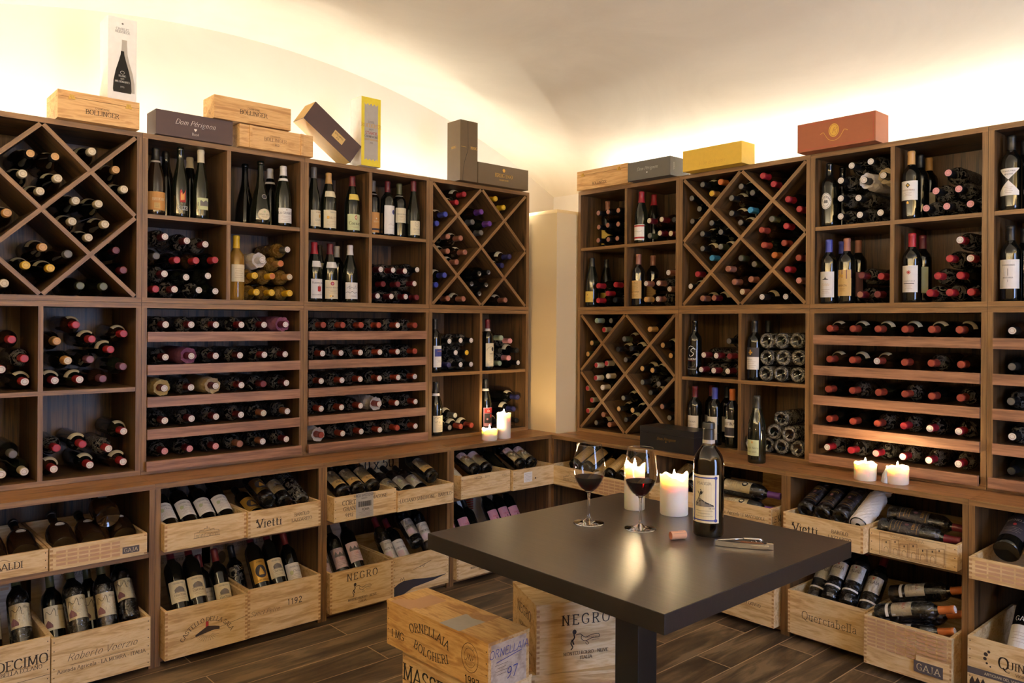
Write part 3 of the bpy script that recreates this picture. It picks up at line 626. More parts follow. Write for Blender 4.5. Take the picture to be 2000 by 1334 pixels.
LYING = '''LU1 dt 30:341,580,k,gd,Cc 427,580,k,gd,Cc 316,498,cr,cr,Cc 437,494,cr,cr,Cc 375,435,cr,cr,Cc
LU1 ter 30:562,621,cr,cr,Cc
LU1 reu 30:654,558,gd,gd,Cc 685,478,cr,cr,Cc
LU1 dr 30:502,411,cr,cr,Cc 588,407,cr,cr,Cc 491,326,cr,cr,Cc 614,325,cr,cr,Cc 552,265,cr,cr,Cc
LU1 dl 30:264,339,gd,gd,Cc
LU1 db 30:387,214,gd,gd,Cc 476,192,gy,gy,C 328,139,ye,ye,Cc 414,132,ye,ye,Cc
LU1 rel 30:657,219,dr,dr,B 686,137,dr,dr,B
LU1 ber 30:522,65,ol,ol,C 608,65,ol,ol,C
LU1 bel 30:255,65,cr,cr,C
LL1 tr 30:507,639,rd,rd,Bc 438,573,gd,gd,G 566,580,rd,rd,Bc 689,602,rd,rd,Bc 637,536,rd,rd,Bc 476,494,gd,cr,G 561,496,pl,pl,B 687,463,pl,pl,B 432,415,rd,w,Bc 522,415,rd,w,Bc 608,415,pl,pl,B
LL1 tl 30:282,581,rd,rd,B 325,506,rd,rd,Bf 248,466,rd,w,B 326,415,rd,w,Bc
LL1 br 30:690,189,rd,w,Bc 440,142,rd,rd,Bf 532,150,rd,rd,Bc 631,122,rd,w,Bf 428,61,rd,w,Bc 562,61,rd,w,Bc 688,61,rd,w,Bc
LL1 bl 30:288,134,gy,gy,B 327,61,cr,w,B 250,61,cr,w,B
LU2 bl 30:103,291,dr,w,Bf 197,280,dr,w,Bf 280,270,dr,w,Bf 69,205,gy,gy,B 155,192,rd,rd,B 238,194,rd,rd,B 325,202,rd,rd,B 104,129,dr,w,Bf 196,118,k,w,B 292,128,k,w,B 66,61,rd,rd,B 144,62,dr,w,Bf 250,62,k,w,Bf 328,60,k,w,B
LU2 br 30:679,273,gy,w,Bfa 547,214,w,w,Bw 643,203,gd,or,Bfa 514,139,ye,ye,Bfa 598,140,ye,or,Bfa 689,140,gd,cr,Bfa 522,61,ye,ye,Bfa 600,61,ye,ye,Bfa 689,61,ye,ye,Bfa
LU3 br 30:454,202,dr,w,Bf 533,202,dr,w,Bf 611,201,dr,w,Bf 689,212,k,w,Bf 475,126,dr,dr,B 563,127,dr,dr,B 672,135,dr,w,Bf 434,61,dr,w,Bf 522,61,dr,w,Bf 612,62,dr,w,Bf 690,60,dr,dr,B
LU4 tel 30:267,664,rd,rd,Bc 212,611,rd,rd,Bc
LU4 ter 30:500,662,ye,ye,G 568,617,ye,ye,G
LU4 leu 30:128,534,bl,bl,Bc 75,479,bl,bl,Bc
LU4 dt 30:393,574,pu,pu,G 333,509,gy,gy,G 456,510,pu,pu,G 396,452,gy,gy,G
LU4 dl 30:154,412,tn,tn,Bc 239,408,tn,tn,Bc 150,328,tn,tn,Bc 272,329,tn,tn,Bc 210,269,tn,tn,Bc
LU4 dr 30:621,325,nb,nb,Bc 562,268,nb,nb,Bc
LU4 db 30:378,210,k,kw,B 453,221,k,kw,B 327,148,k,kw,B 436,146,k,kw,B 381,93,k,kw,B
LU4 lel 30:129,191,bl,bl,Bc 70,134,bl,bl,Bc
LU4 bel 30:157,60,tn,tn,Bc 267,60,tn,tn,Bc
LU4 ber 30:584,60,tn,tn,Bc
LL2 T1 20:104,639,dr,w,Bf 216,637,dr,w,Bf 327,633,dr,w,Bf 447,632,dr,w,Bf 556,637,dr,w,Bf 663,645,dr,w,Bt
LL2 T2 20:104,500,dr,w,Bf 218,495,dr,w,Bt 327,497,dr,w,Bf 442,496,dr,w,Bf 558,498,dr,w,Bf 666,497,dr,w,Bf
LL2 T3 20:103,358,dr,w,By 218,359,dr,w,Bf 325,360,dr,w,Bk 445,359,dr,w,Bf 554,360,dr,dr,Bf 668,361,dr,w,Bf
LL2 T4 20:103,223,dr,w,Bf 218,220,dr,w,Bf 330,224,dr,w,Bf 446,221,dr,w,Bf 555,228,tn,cr,Bf 678,227,tn,w,Bf
LL2 T5 20:105,93,dr,pk,Bf 213,92,dr,pk,Bf 328,90,dr,pk,Bf 440,92,tn,tn,Bf 553,91,tn,w,Bf 671,91,dr,w,Bf
LL3 T1 20:119,638,tc,tc,Bf 224,636,tc,tc,Bf 331,633,tc,tc,Bf 444,633,tc,tc,Bf 557,635,tc,w,Bf 670,638,tc,tc,Bf
LL3 T2 20:111,499,tc,w,Bf 219,498,tc,w,Bf 332,496,tc,w,Bf 445,495,tc,w,Bf 561,498,tc,w,Bf 671,501,tc,tc,Bf
LL3 T3 20:110,361,tc,w,Bf 220,358,tc,w,Bf 332,358,tc,w,Bf 446,358,tc,w,Bf 560,358,tc,w,Bf 672,361,tc,w,Bf
LL3 T4 20:107,225,tc,w,Bf 221,221,tc,w,Bf 333,219,tc,w,Bf 448,221,tc,w,Bw 559,221,tc,w,Bf 679,227,tc,w,Bf
LL3 T5 20:112,93,tc,tc,Bw 228,85,tc,w,Bf 340,87,tc,w,Bf 450,85,tc,w,Bf 562,88,tc,tc,Bf 680,88,tc,w,Bf
RL3 T1 20:84,643,tc,tc,Bc 193,640,tc,tc,Bc 307,638,tc,tc,Bc 422,637,tc,tc,Bc 534,637,tc,tc,Bc 642,640,tc,tc,Bc
RL3 T2 20:86,502,tc,tc,Bc 195,499,tc,tc,Bc 307,497,tc,w,Bc 423,495,tc,tc,B 533,498,tc,tc,Bf 645,501,tc,tc,B
RL3 T3 20:83,364,tc,tc,B 195,359,tc,tc,Bf 310,358,tc,tc,B 423,360,tc,tc,Bf 534,362,tc,tc,B 645,364,tc,tc,Bf
RL3 T4 20:86,226,tc,tc,B 199,221,tc,tc,B 309,221,tc,tc,Bf 420,215,rd,rd,Bf 529,214,rd,w,Bf 641,216,rd,w,Bf
RL3 T5 20:76,77,rd,w,Bf 189,75,rd,rd,Bf 301,74,rd,pk,Bf 416,73,rd,w,Bf 526,74,rd,w,Bf 641,74,rd,w,Bf
RL4 T1 20:84,642,k,w,B
RL4 T2 20:81,501,k,gy,B
RL4 T3 20:80,361,k,gy,Bf
RL4 T4 20:85,220,k,w,Bf
RL4 T5 20:84,84,k,k,B
LL4 tl 30:162,551,k,w,Bf 248,555,k,w,Bf 327,554,k,w,Bf 207,486,k,w,Bf 290,484,k,ye,Bf 162,416,nb,nb,Bf 247,416,k,w,Bf 327,415,k,w,Bf
LL4 tr 30:555,567,mi,mi,B 630,548,pk,pk,Bf 548,491,k,k,Bc 682,490,k,k,Bc 548,414,mi,mi,B 619,445,pk,pk,Bf 690,414,k,w,B
LL4 bl 30:213,126,gy,gy,Bc 251,60,tc,tc,Bc 328,61,tc,tc,Bc 169,61,k,gy,Bc
LL4 br 30:690,203,nb,nb,Bc 663,132,nb,nb,Bc 690,61,k,k,Bc 551,61,k,k,Bc
RU1 tl 30:138,586,k,tn,B 215,586,k,tn,B 296,586,k,tn,B 138,502,k,tn,B 215,506,k,tn,B 298,505,k,tn,B 138,422,k,tn,B 215,422,k,tn,B 291,422,k,tn,B
RU1 tr 30:523,505,dr,cr,B 607,505,dr,cr,B 690,496,k,k,B 522,421,ol,gy,B 598,429,dr,cr,B 674,421,dr,cr,B
RU1 bl 30:143,149,rd,rd,B 271,152,rd,rd,B 208,102,rd,rd,B 143,61,rd,rd,B 274,62,k,k,Bf
RU1 br 30:504,151,tn,w,B 586,151,tn,w,Bf 662,206,tn,w,B 663,116,tn,w,Bf 504,61,gd,gd,B 587,62,tn,w,Bf
RL1 tel 30:129,674,mi,mi,B 184,620,cr,rd,B 238,674,k,gy,B
RL1 ter 30:531,626,gd,gd,B
RL1 leu 30:94,539,ol,gd,B 60,471,ol,gd,B
RL1 dt 30:345,568,ol,gy,Bc 299,507,k,k,Bc 360,448,k,gy,Bc 399,514,k,k,Bc
RL1 dl 30:130,406,cr,rd,B 205,420,cr,rd,B 128,330,cr,rd,B 217,345,cr,w,B 183,276,cr,w,B
RL1 dr 30:480,403,k,gd,Bc 556,397,k,gd,Bc 486,326,k,gy,Bf 598,323,k,gy,Bf 541,271,k,k,Bc
RL1 reu 30:619,539,k,gd,Bc 677,483,k,gd,Bc
RL1 lel 30:60,263,cr,rd,B 94,194,cr,rd,B 60,126,cr,rd,B
RL1 db 30:340,225,k,gy,Bc 303,158,k,gd,Bc 411,160,k,gd,Bc 362,101,k,k,Bc
RL1 rel 30:624,199,k,tn,B 674,141,k,gy,B
RL1 bel 30:184,114,tn,tn,B 129,60,k,gy,Bc 238,60,tn,tn,B
RU2 tel 30:130,664,k,gy,Bc 240,664,or,or,B 185,611,gd,ye,B
RU2 ter 30:483,664,rd,rd,B 542,615,rd,rd,B
RU2 leu 30:60,599,k,gy,Bc 105,538,k,gy,Bc 60,476,k,gy,Bc
RU2 dt 30:363,625,k,gy,Bc 428,585,k,gy,Bc 308,572,k,gy,Bc 305,495,k,gy,Bc 413,501,cy,cy,B 360,442,k,gy,Bc
RU2 dl 30:187,455,k,gy,Bc 243,403,k,gy,Bc 132,402,k,gy,Bc 129,325,k,gy,Bc 243,327,ol,gy,Bc 184,272,cy,cy,B
RU2 dr 30:536,444,ol,gy,B 478,395,tc,tc,B 610,403,rd,rd,B 488,319,tc,tc,B 596,322,tc,tc,B 543,266,or,or,B
RU2 reu 30:620,532,rd,rd,B 675,479,rd,rd,B
RU2 db 30:358,261,ol,gy,B 286,210,tn,tn,B 434,227,ol,gy,B 319,142,tn,tn,B 419,151,tn,tn,B 374,89,tn,cr,B
RU2 lel 30:100,190,rd,rd,B 60,126,k,w,Bc
RU2 rel 30:675,245,tc,tc,B 620,192,rd,rd,B 678,136,tn,pk,B
RU2 bel 30:130,60,tn,tn,Bc 207,61,dr,tn,Bc
RU2 ber 30:485,61,k,w,Bc 610,60,k,w,Bc
RL2 tl 30:294,571,k,gy,Bf 139,494,dr,w,Bf 220,493,dr,w,Bf 298,493,dr,dr,Bf 129,416,dr,w,Bf 208,415,dr,w,Bf 286,415,dr,w,Bf
RL2 tr 38:502,577,k,k,Bfx 581,579,k,k,Bfx 664,581,k,k,Bfx 502,494,k,k,Bfx 589,496,k,k,Bfx 671,499,k,k,Bfx 502,415,k,k,Bfx 582,416,k,k,Bfx 669,416,k,k,Bfx
RL2 br 38:582,198,k,k,Bfx 545,130,k,k,Bfx 628,127,k,k,Bfx 423,62,k,k,Bfx 507,61,k,k,Bfx 585,61,k,k,Bfx 671,61,k,k,Bfx
RU3 tl 30:182,650,k,w,Bf 269,656,k,w,Bf 133,588,k,w,Bf 133,506,k,w,Bf 213,500,k,w,Bf 324,587,k,w,Bk 241,576,k,w,Bw 134,423,k,w,Bf 222,422,k,w,Bf 313,423,k,w,Bf
RU3 tr 30:590,562,k,pk,Bf 545,491,k,pk,Bf 631,490,k,pk,Bf 505,423,k,pk,Bf 585,423,k,pk,Bf 676,423,k,pk,Bf
RU3 bl 30:230,148,dr,dr,Bf 316,141,rd,rd,B 225,62,dr,tn,Bf 302,61,dr,dr,B
RU3 br 30:639,278,rd,w,Bf 598,204,rd,rd,Bf 677,201,rd,w,Bf 553,133,rd,rd,Bf 639,132,rd,rd,B 520,62,rd,rd,Bf 600,62,rd,rd,Bf 681,62,rd,rd,Bf'''
def lay_all():
    R = random.Random(3)
    for line in LYING.split('\n'):
        hd, body = line.split(':'); key, cell, ins = hd.split(); ins = float(ins) / 1000
        F = frame(key); its = []
        for tok in body.split():
            u, z, s, d, st = tok.split(','); its.append([int(u) / 1000, int(z) / 1000, s, d, st])
        order = list(range(len(its))); where = {}
        if cell[0] == 'T':
            tn = ['top', 'second', 'third', 'fourth', 'bottom'][int(cell[1]) - 1]
            for k, it in enumerate(its):
                it[1] = TRAYZ[int(cell[1]) - 1] + (.0012 if it[4][1:] else 0) + (.002 if it[4][-1] in 'tkyw' else 0)
                where[k] = '%s from left on %s tray, %s' % (ORD[k], tn, RNAME[key])
        elif len(cell) == 2 and cell[0] in 'tb' and cell[1] in 'lr':
            rows = []
            for k in sorted(order, key=lambda k: its[k][1]):
                if rows and its[k][1] - its[rows[-1][0]][1] < .04: rows[-1].append(k)
                else: rows.append([k])
            for i, row in enumerate(rows):
                row.sort(key=lambda k: its[k][0])
                rn = 'bottom row' if i == 0 else '%s row' % ORD[i] if i < len(rows) - 1 else 'top row'
                for j, k in enumerate(row):
                    where[k] = ('%s from left, %s, %s, %s' % (ORD[j], rn, CELL[cell], RNAME[key])) if len(row) > 1 else 'alone in %s, %s, %s' % (rn, CELL[cell], RNAME[key])
        else:
            for j, k in enumerate(sorted(order, key=lambda k: -its[k][1])):
                pos = 'alone' if len(its) == 1 else ('highest' if j == 0 else 'lowest' if j == len(its) - 1 else ORD[j] + ' highest')
                where[k] = '%s in %s, %s' % (pos, CELL[cell], RNAME[key])
        for k, (u, z, s, d, st) in enumerate(its):
            sh = st[0]; fl = 'x' in st; film = 'f' in st
            glass = 'bottle_gold' if 'a' in st else R.choice(['bottle_black', 'bottle_black', 'bottle_green', 'bottle_brown'])
            tis = next((c for c in st[1:] if c in 'tkwy'), None)
            ca, cb = CAPS[s][0], CAPS[d][0]
            adj = '%s-capped' % ca if ca == cb else '%s-capped %s-ended' % (ca, cb)
            if tis: adj += dict(t=' pink-tissue', k=' kraft-paper', w=' white-paper', y=' yellow-paper')[tis]
            if fl: adj = 'film-wrapped bottom-outward'
            if film and tis: film = tis == 't'
            M = F @ lying(u, z, ins + R.uniform(-.006, .006), LEN[sh], R.uniform(-.5, .5) + (0 if fl else PI), fl)
            nm = ('paper_wrapped_bottle' if tis else 'film_wrapped_bottle' if film else NAMES[sh])
            bottle('%s bottle, %s' % (adj, where[k]), sh, glass, M, None if fl else s, d, nm, 'bottles lying in the ' + RNAME[key],
                   coll='lab_cream' if 'c' in st else None,
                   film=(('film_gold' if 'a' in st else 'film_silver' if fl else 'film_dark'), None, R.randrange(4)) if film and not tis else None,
                   tissue=(dict(t='tissue_pink', k='tissue_kraft', w='tissue_white', y='tissue_yellow')[tis], R.randrange(3)) if tis else None)
lay_all()

# standing bottles: key, u, depth, shape, glass, cap, label text, label spec
def lab(sh, z0, z1, ha, mat, art=(), z=None): return label_mesh(BODYR[sh], z0, z1, ha, mat, art)
def lines(y0, n, w, m='ink_grey', dy=.006, th=.0009, x=0): return [('l', m, th, [(x - w * (1 - .3 * (i % 2)) / 2, y0 - i * dy), (x + w * (1 - .3 * (i % 2)) / 2, y0 - i * dy)]) for i in range(n)]
def stand(key, cell, u, d, sh, glass, cap, label, l=None, disc=None, capz=None, ring=None, coll=None, turn=0., film=None, dz=0):
    h = RX[key][2]
    z = T if cell == 'b' else (.381 if key[1] == 'U' else h / 2 + .009)
    M = frame(key) @ Matrix.Translation((u, d, z + .0003 + dz)) @ Matrix.Rotation(turn, 4, 'Z')
    return bottle(label, sh, glass, M, cap, disc, None, None, capz, coll, film, None, l, ring)
BK, GN, BR = 'bottle_black', 'bottle_green', 'bottle_brown'
t = .35
stand('LU2', 't', .078, .08, 'G', BR, 'k', 'dark-capped bottle with broad orange label, upper left cubby by the left lattice', lab('G', .025, .105, 1.25, 'lab_orange', [('t', 0, .008, .011, 'BRUGNE', 'serif', 'lab_cream'), ('r', 'lab_parchment', -.02, -.034, .004, -.008)] + lines(-.014, 3, .016, 'ink_faint', x=-.008)), ring=('lab_grey', .236, .244), turn=.1)
stand('LU2', 't', .158, .19, 'C', BK, 'k', 'unlabelled black bottle behind the orange-labelled and brown-printed bottles')
stand('LU2', 't', .181, .07, 'S', GN, None, 'tall dark bottle printed with brown figure above boxed lettering', lab('S', .02, .15, .1, None, [('k', 'ink_red', [(-.004 + .004 * j - .008, -.02 + .006 * abs(math.sin(j * 2)), .03 + .012 * math.sin(j * 1.3)) for j in range(7)]), ('k', 'lab_orange', [(-.003 + .004 * j - .006, -.008 + .006 * abs(math.sin(j * 3)), .022 + .008 * math.sin(j * 2.1)) for j in range(5)]), ('l', 'ink_white', .0015, [(-.022, -.034), (.024, -.034), (.024, -.05), (-.022, -.05), (-.022, -.034)]), ('t', .001, -.042, .009, 'SILEX', 'sans', 'ink_white', 2.4)]))
stand('LU2', 't', .262, .18, 'G', BK, 'cr', 'cream-capped dark bottle behind the one with the landscape label', capz=.25)
stand('LU2', 't', .272, .07, 'S', GN, 'cr', 'slim cream-capped bottle with small green landscape label', lab('S', .045, .098, .75, 'lab_green', [('k', 'ink_grey', [(-.024, -.01, .006), (-.01, -.01, .016), (0, -.01, .008), (.012, -.01, .018), (.024, -.01, .010)]), ('k', 'lab_parchment', [(-.025, -.026, -.012), (.025, -.026, -.010)])]), capz=.26)
stand('LU2', 't', .535, .20, 'R', BK, None, 'unlabelled flared black bottle behind the one with hanging medallion')
stand('LU2', 't', .561, .08, 'R', GN, None, 'flared dark bottle with oval cream label and wax medallion', label_mesh(rad('R'), .02, .09, .05, None, [('e', 'lab_cream', 0, -.004, .031, .027), ring_art('ink_faint', .0008, 0, -.004, .028, .024), ('t', 0, -.004, .009, 'Blanc de B', 'script', 'ink'), ('e', 'lab_green', 0, .009, .005, .005), ('e', 'lab_grey', .004, .082, .0155, .0115), ('e', 'lab_dark', .004, .082, .0135, .0098)] + lines(-.014, 2, .03, 'ink_faint')))
stand('LU2', 't', .655, .18, 'G', BK, 'w', 'pale-capped bottle behind the white-capped bottle, upper right cubby', capz=.25, ring=('lab_white', .222, .232))
stand('LU2', 't', .672, .07, 'G', GN, 'w', 'white-capped bottle with square white label and white neck band, upper left-wall rack', lab('G', .02, .092, 1.0, 'lab_white', [('t', -.002, .012, .0105, 'LA GRANGE', 'serif', 'ink'), ('e', 'ink_faint', 0, .027, .003, .003)] + lines(-.004, 4, .05, 'ink_faint', .008)), capz=.252, ring=('lab_white', .226, .238))
stand('LU2', 'b', .435, .06, 'B', 'bottle_gold', 'ye', 'golden sweet wine bottle with yellow capsule and cream label', lab('B', .085, .165, .95, 'lab_cream', lines(.02, 5, .04, 'ink_faint', .01)), 'gd')
stand('LU3', 't', .090, .08, 'S', GN, 'gy', 'grey-capped slim bottle with cream label and gold crest', lab('S', .02, .10, 1.1, 'lab_cream', [('t', .004, -.008, .009, 'Condrieu', 'script', 'ink'), ('e', 'ink_gold', .010, .012, .006, .009), ('t', .004, .030, .006, 'DOMAINE', 'serif', 'ink_faint')] + lines(-.024, 2, .04, 'ink_gold')), capz=.262, turn=.25)
stand('LU3', 't', .173, .08, 'G', GN, 'gd', 'gold-capped bottle with wavy cream neck label and square gold seal', lab('G', .018, .108, 1.1, 'lab_cream', [('t', 0, .006, .010, 'GRILLET', 'serif', 'ink_faint'), ('r', 'ink_gold', -.026, .0, -.014, .014), ('t', .008, .034, .006, 'CHATEAU', 'serif', 'ink_grey')] + lines(-.012, 4, .05, 'ink_faint', .008)), capz=.244, coll='lab_cream')
stand('LU3', 't', .311, .08, 'G', GN, 'dr', 'red-capped bottle with yellow label bearing a red diamond', lab('G', .018, .100, 1.15, 'lab_green', [('k', 'ink_red', [(-.008, .024, .0245), (0, .010, .038), (.008, .024, .0245)]), ('k', 'lab_cream', [(-.005, .024, .0243), (0, .016, .032), (.005, .024, .0243)]), ('t', -.004, -.006, .016, 'Cornas', 'serif', 'ink')] + lines(-.022, 2, .05, 'ink_faint')), capz=.248, coll='lab_yellow')
stand('LU3', 't', .4615, .122, 'B', BK, 'gy', 'grey-capped straight bottle with tan label and black stripe', lab('B', .022, .13, 1.1, 'lab_orange', [('t', 0, .004, .008, 'SESTO', 'serif', 'lab_cream'), ('e', 'lab_cream', 0, .020, .004, .004), ('r', 'lab_dark', -.042, -.042, .042, -.032)]), ring=('lab_grey', .226, .23))
stand('LU3', 't', .527, .08, 'B', BK, 'dr', 'red-capped bottle with tall white label and blue oval cameo', lab('B', .015, .168, 1.1, 'lab_white', [('e', 'ink_blue', .014, .042, .0105, .0125), ('e', 'ink', .016, .043, .004, .006), ('c', 'ink_faint', .0008, [(-.02, -.03), (-.005, -.022), (.01, -.03), (.03, -.02)]), ('l', 'ink_faint', .0007, [(-.02, -.045), (.03, -.043)])]), turn=.1)
stand('LU3', 't', .616, .10, 'B', BK, 'ol', 'green-capped bottle with cream label set high on the body', lab('B', .085, .165, 1.1, 'lab_cream', [('t', 0, .006, .006, 'PINEAUX BOSQUET', 'serif', 'ink_grey')] + lines(-.006, 4, .04, 'ink_faint', .008)), ring=('lab_grey', .23, .234))
stand('LU3', 't', .683, .06, 'S', GN, 'dr', 'slim red-capped bottle with cream label and black shield crest', lab('S', .02, .098, 1.05, 'lab_cream', [('c', 'ink', .001, [(-.010, .03), (0, .034), (.010, .03), (.010, .016), (0, .004), (-.010, .016), (-.010, .03)]), ('c', 'ink_grey', .0012, [(-.006, .028), (0, .014), (.006, .028)]), ('t', 0, -.006, .009, 'Barolino', 'script', 'ink')] + lines(-.016, 3, .04, 'ink_faint')), capz=.262)
stand('LU3', 'b', .090, .07, 'G', GN, 'rd', 'bright red-capped bottle with white label and red castle crest', lab('G', .018, .115, 1.1, 'lab_white', [('t', 0, .030, .010, 'Raison aux P', 'serif', 'ink'), ('k', 'ink_red', [(-.010, -.012, .010), (-.007, -.014, .014), (-.003, -.014, .009), (0, -.016, .017), (.003, -.014, .009), (.007, -.014, .014), (.010, -.012, .010)]), ('t', 0, -.030, .005, 'CHATEAUNEUF-DU-PAPE', 'serif', 'ink_grey')]), capz=.24, coll='lab_white', turn=.25)
stand('LU3', 'b', .183, .19, 'G', BK, 'k', 'black-capped bottle behind the castle-crest and red-seal bottles', coll='lab_cream')
stand('LU3', 'b', .184, .08, 'G', GN, 'dr', 'dark-red-capped bottle with round red seals on cream labels', lab('G', .018, .112, 1.1, 'lab_cream', [('e', 'ink_red', -.006, .030, .0095, .0095), ('e', 'lab_rose', -.006, .030, .005, .005), ('t', 0, .010, .006, 'CHATEAU BEAUCASTEL', 'serif', 'ink_grey'), ('r', 'ink_gold', -.02, -.038, .0, -.030), ('r', 'lab_dark', -.01, -.038, -.002, -.030)] + lines(-.004, 3, .05, 'ink_faint', .007)), capz=.245, coll='lab_white')
stand('LU3', 'b', .286, .19, 'B', BK, 'cr', 'cream-capped bottle standing behind the white-capped script-label bottle')
stand('LU3', 'b', .300, .08, 'G', GN, 'w', 'white-capped bottle with white label, black script and wavy line', lab('G', .02, .105, 1.1, 'lab_white', [('c', 'ink_black', .0012, [(-.034, .012), (-.02, .024), (-.022, .010), (-.01, .018), (.002, .012), (.012, .026), (.014, .010), (.03, .022)]), ('c', 'ink_black', .0018, [(-.042, -.012), (-.03, -.006), (-.02, -.012), (-.008, -.004), (.006, -.013), (.018, -.006), (.03, -.012), (.042, -.009)]), ('t', 0, -.028, .005, 'CONDRIEU', 'serif', 'ink_faint')]), capz=.248)
stand('LL4', 't', .084, .06, 'B', BK, 'k', 'dark bottle with white label and blue block, upper left corner cubby', lab('B', .03, .15, 1.1, 'lab_white', [('r', 'ink_blue', -.034, .0, .034, .042), ('t', 0, .030, .007, 'PATRIMO', 'serif', 'lab_orange')] + lines(-.02, 3, .04, 'ink_grey')), turn=.3)
stand('LL4', 't', .471, .06, 'B', BK, 'dr', 'red-brown-capped bottle with cream label and round black crest', lab('B', .022, .16, .95, 'lab_cream', [('e', 'ink', .010, .034, .009, .012), ('a', 'ink', 0, .018, 'CANTINA PRIVATA', .030, .004, 'serif', 120, True), ('t', .004, .006, .006, 'BAROLO', 'serif', 'ink')] + lines(-.006, 7, .03, 'ink_grey', .007)), ring=('lab_white', .232, .246), capz=.24)
stand('LL4', 'b', .092, .06, 'G', BK, 'k', 'slope-shouldered dark bottle with cream label of inked sketches', lab('G', .02, .112, .95, 'lab_cream', [('c', 'ink_black', .0014, [(-.03, .03), (-.02, .04), (-.012, .03), (-.004, .038), (.01, .03)]), ('c', 'ink_black', .001, [(-.028, .016), (-.022, .006), (-.016, .016), (-.01, .008)]), ('c', 'ink_black', .001, [(-.004, .016), (.0, .004), (.004, .016)])] + lines(-.008, 6, .03, 'ink_grey', .006, x=.006)), ring=('lab_white', .222, .236), capz=.24)
stand('LL4', 'b', .474, .08, 'G', BK, 'k', 'slope-shouldered bottle with red and black picture label behind low candle', lab('G', .02, .13, .95, 'lab_rose', [('r', 'ink_red', -.032, .024, .032, .052), ('t', -.006, .038, .014, 'da', 'serif', 'lab_white'), ('r', 'lab_dark', -.032, -.036, .032, .022), ('e', 'ink_red', .012, .006, .009, .012), ('e', 'lab_rose', -.014, -.012, .006, .006)]), ring=('lab_white', .228, .242), capz=.245)
stand('RU1', 't', .062, .20, 'B', BK, 'tn', 'brown-capped bottle with cream label behind the lying bottles, corner rack', lab('B', .03, .13, 1.2, 'lab_yellow', lines(.03, 6, .04, 'ink_faint', .011)), turn=.5)
stand('RU1', 't', .442, .06, 'G', GN, 'rd', 'red-capped bottle with white label between red bands', lab('G', .02, .108, 1.1, 'lab_white', [('r', 'ink_red', -.043, .032, .043, .040), ('r', 'ink_red', -.043, -.036, .043, -.026), ('c', 'ink', .001, [(-.03, .004), (-.01, .008), (.01, .002), (.03, .008)])]), capz=.235)
stand('RU1', 't', .430, .19, 'G', BK, 'rd', 'red-capped bottle standing behind the red-banded label bottle', capz=.235)
stand('RU1', 'b', .0628, .06, 'G', GN, 'k', 'dark slope-shouldered bottle with pale gold label, lower left corner cubby', lab('G', .03, .095, .9, 'lab_yellow', [('e', 'ink_faint', 0, .012, .003, .005)] + lines(-.006, 3, .04, 'ink_faint')))
stand('RU1', 'b', .0640, .19, 'G', BK, 'k', 'dark bottle behind the pale gold-labelled bottle, lower left corner cubby', lab('G', .05, .09, .7, 'lab_yellow'))
stand('RU1', 'b', .4230, .06, 'B', BK, 'tn', 'tan-capped bottle with parchment label of printed text, front one', lab('B', .045, .148, 1.15, 'lab_parchment', [('t', 0, .038, .007, 'Vino Rosso', 'hand', 'ink'), ('t', 0, -.012, .010, 'Dal Forno', 'serif', 'ink')] + lines(.026, 4, .045, 'ink', .008) + lines(-.028, 3, .04, 'ink', .007)))
stand('RU1', 'b', .4255, .19, 'B', BK, 'tn', 'tan-capped bottle with parchment label standing behind its twin', lab('B', .045, .148, 1.1, 'lab_parchment', lines(.03, 6, .045, 'ink', .012)))
stand('RL2', 't', .064, .06, 'B', BK, None, 'black bottle with white outlined label and large letter S', label_mesh(.0372, .03, .17, .1, None, [('l', 'ink_white', .0014, [(-.03, -.06), (.03, -.06), (.03, .046), (.018, .048), (.014, .058), (0, .064), (-.014, .058), (-.018, .048), (-.03, .046), (-.03, -.06)]), ('t', 0, .030, .042, 'S', 'script', 'ink_white'), ('t', 0, -.006, .010, 'SOLDERA', 'serif', 'ink_white'), ('l', 'ink_red', .001, [(-.022, -.016), (.022, -.016)]), ring_art('ink_grey', .001, 0, -.034, .022, .016, 180, 360)]))
stand('RL2', 't', .425, .06, 'B', BK, 'k', 'black-capped bottle with gold cross above a pale label', lab('B', .055, .165, 1.1, 'lab_white', [('r', 'lab_dark', -.041, .008, .041, .055), ('r', 'ink_gold', -.012, .026, .008, .034), ('r', 'ink_gold', -.006, .018, .002, .044), ('t', -.01, -.006, .005, 'TENUTA DEL', 'serif', 'ink_grey')] + lines(-.016, 4, .05, 'ink_faint', .009)))
stand('RL2', 't', .424, .19, 'B', BK, 'k', 'black-capped bottle standing behind the gold-cross bottle')
stand('RL2', 'b', .067, .06, 'B', BK, 'dr', 'red-brown-capped bottle with white hill label behind the black box', lab('B', .04, .145, 1.1, 'lab_white', [('t', 0, .02, .008, 'PETRUNIA', 'serif', 'ink_grey'), ('k', 'ink_grey', [(-.04, -.04, -.026), (-.01, -.04, -.032), (.02, -.04, -.016), (.04, -.04, -.008)])] + lines(.006, 2, .04, 'ink_faint')))
stand('RL2', 'b', .085, .19, 'B', BK, 'dr', 'red-brown-capped bottle behind the white hill-label bottle', lab('B', .06, .14, 1., 'lab_grey'))
stand('RL2', 'b', .192, .06, 'B', BK, 'bl', 'blue-capped bottle with white label and dark compass star', lab('B', .03, .15, 1.1, 'lab_white', [('e', 'ink', 0, .024, .014, .014), ('k', 'lab_white', [(-.010, .023, .025), (0, .012, .036), (.010, .023, .025)]), ('t', 0, -.03, .005, 'BOLGHERI SASSICAIA', 'serif', 'ink_faint')]), turn=-.2)
stand('RL2', 'b', .182, .19, 'B', BK, 'k', 'dark bottle with cream label standing behind the blue-capped bottle', lab('B', .06, .14, 1., 'lab_cream'))
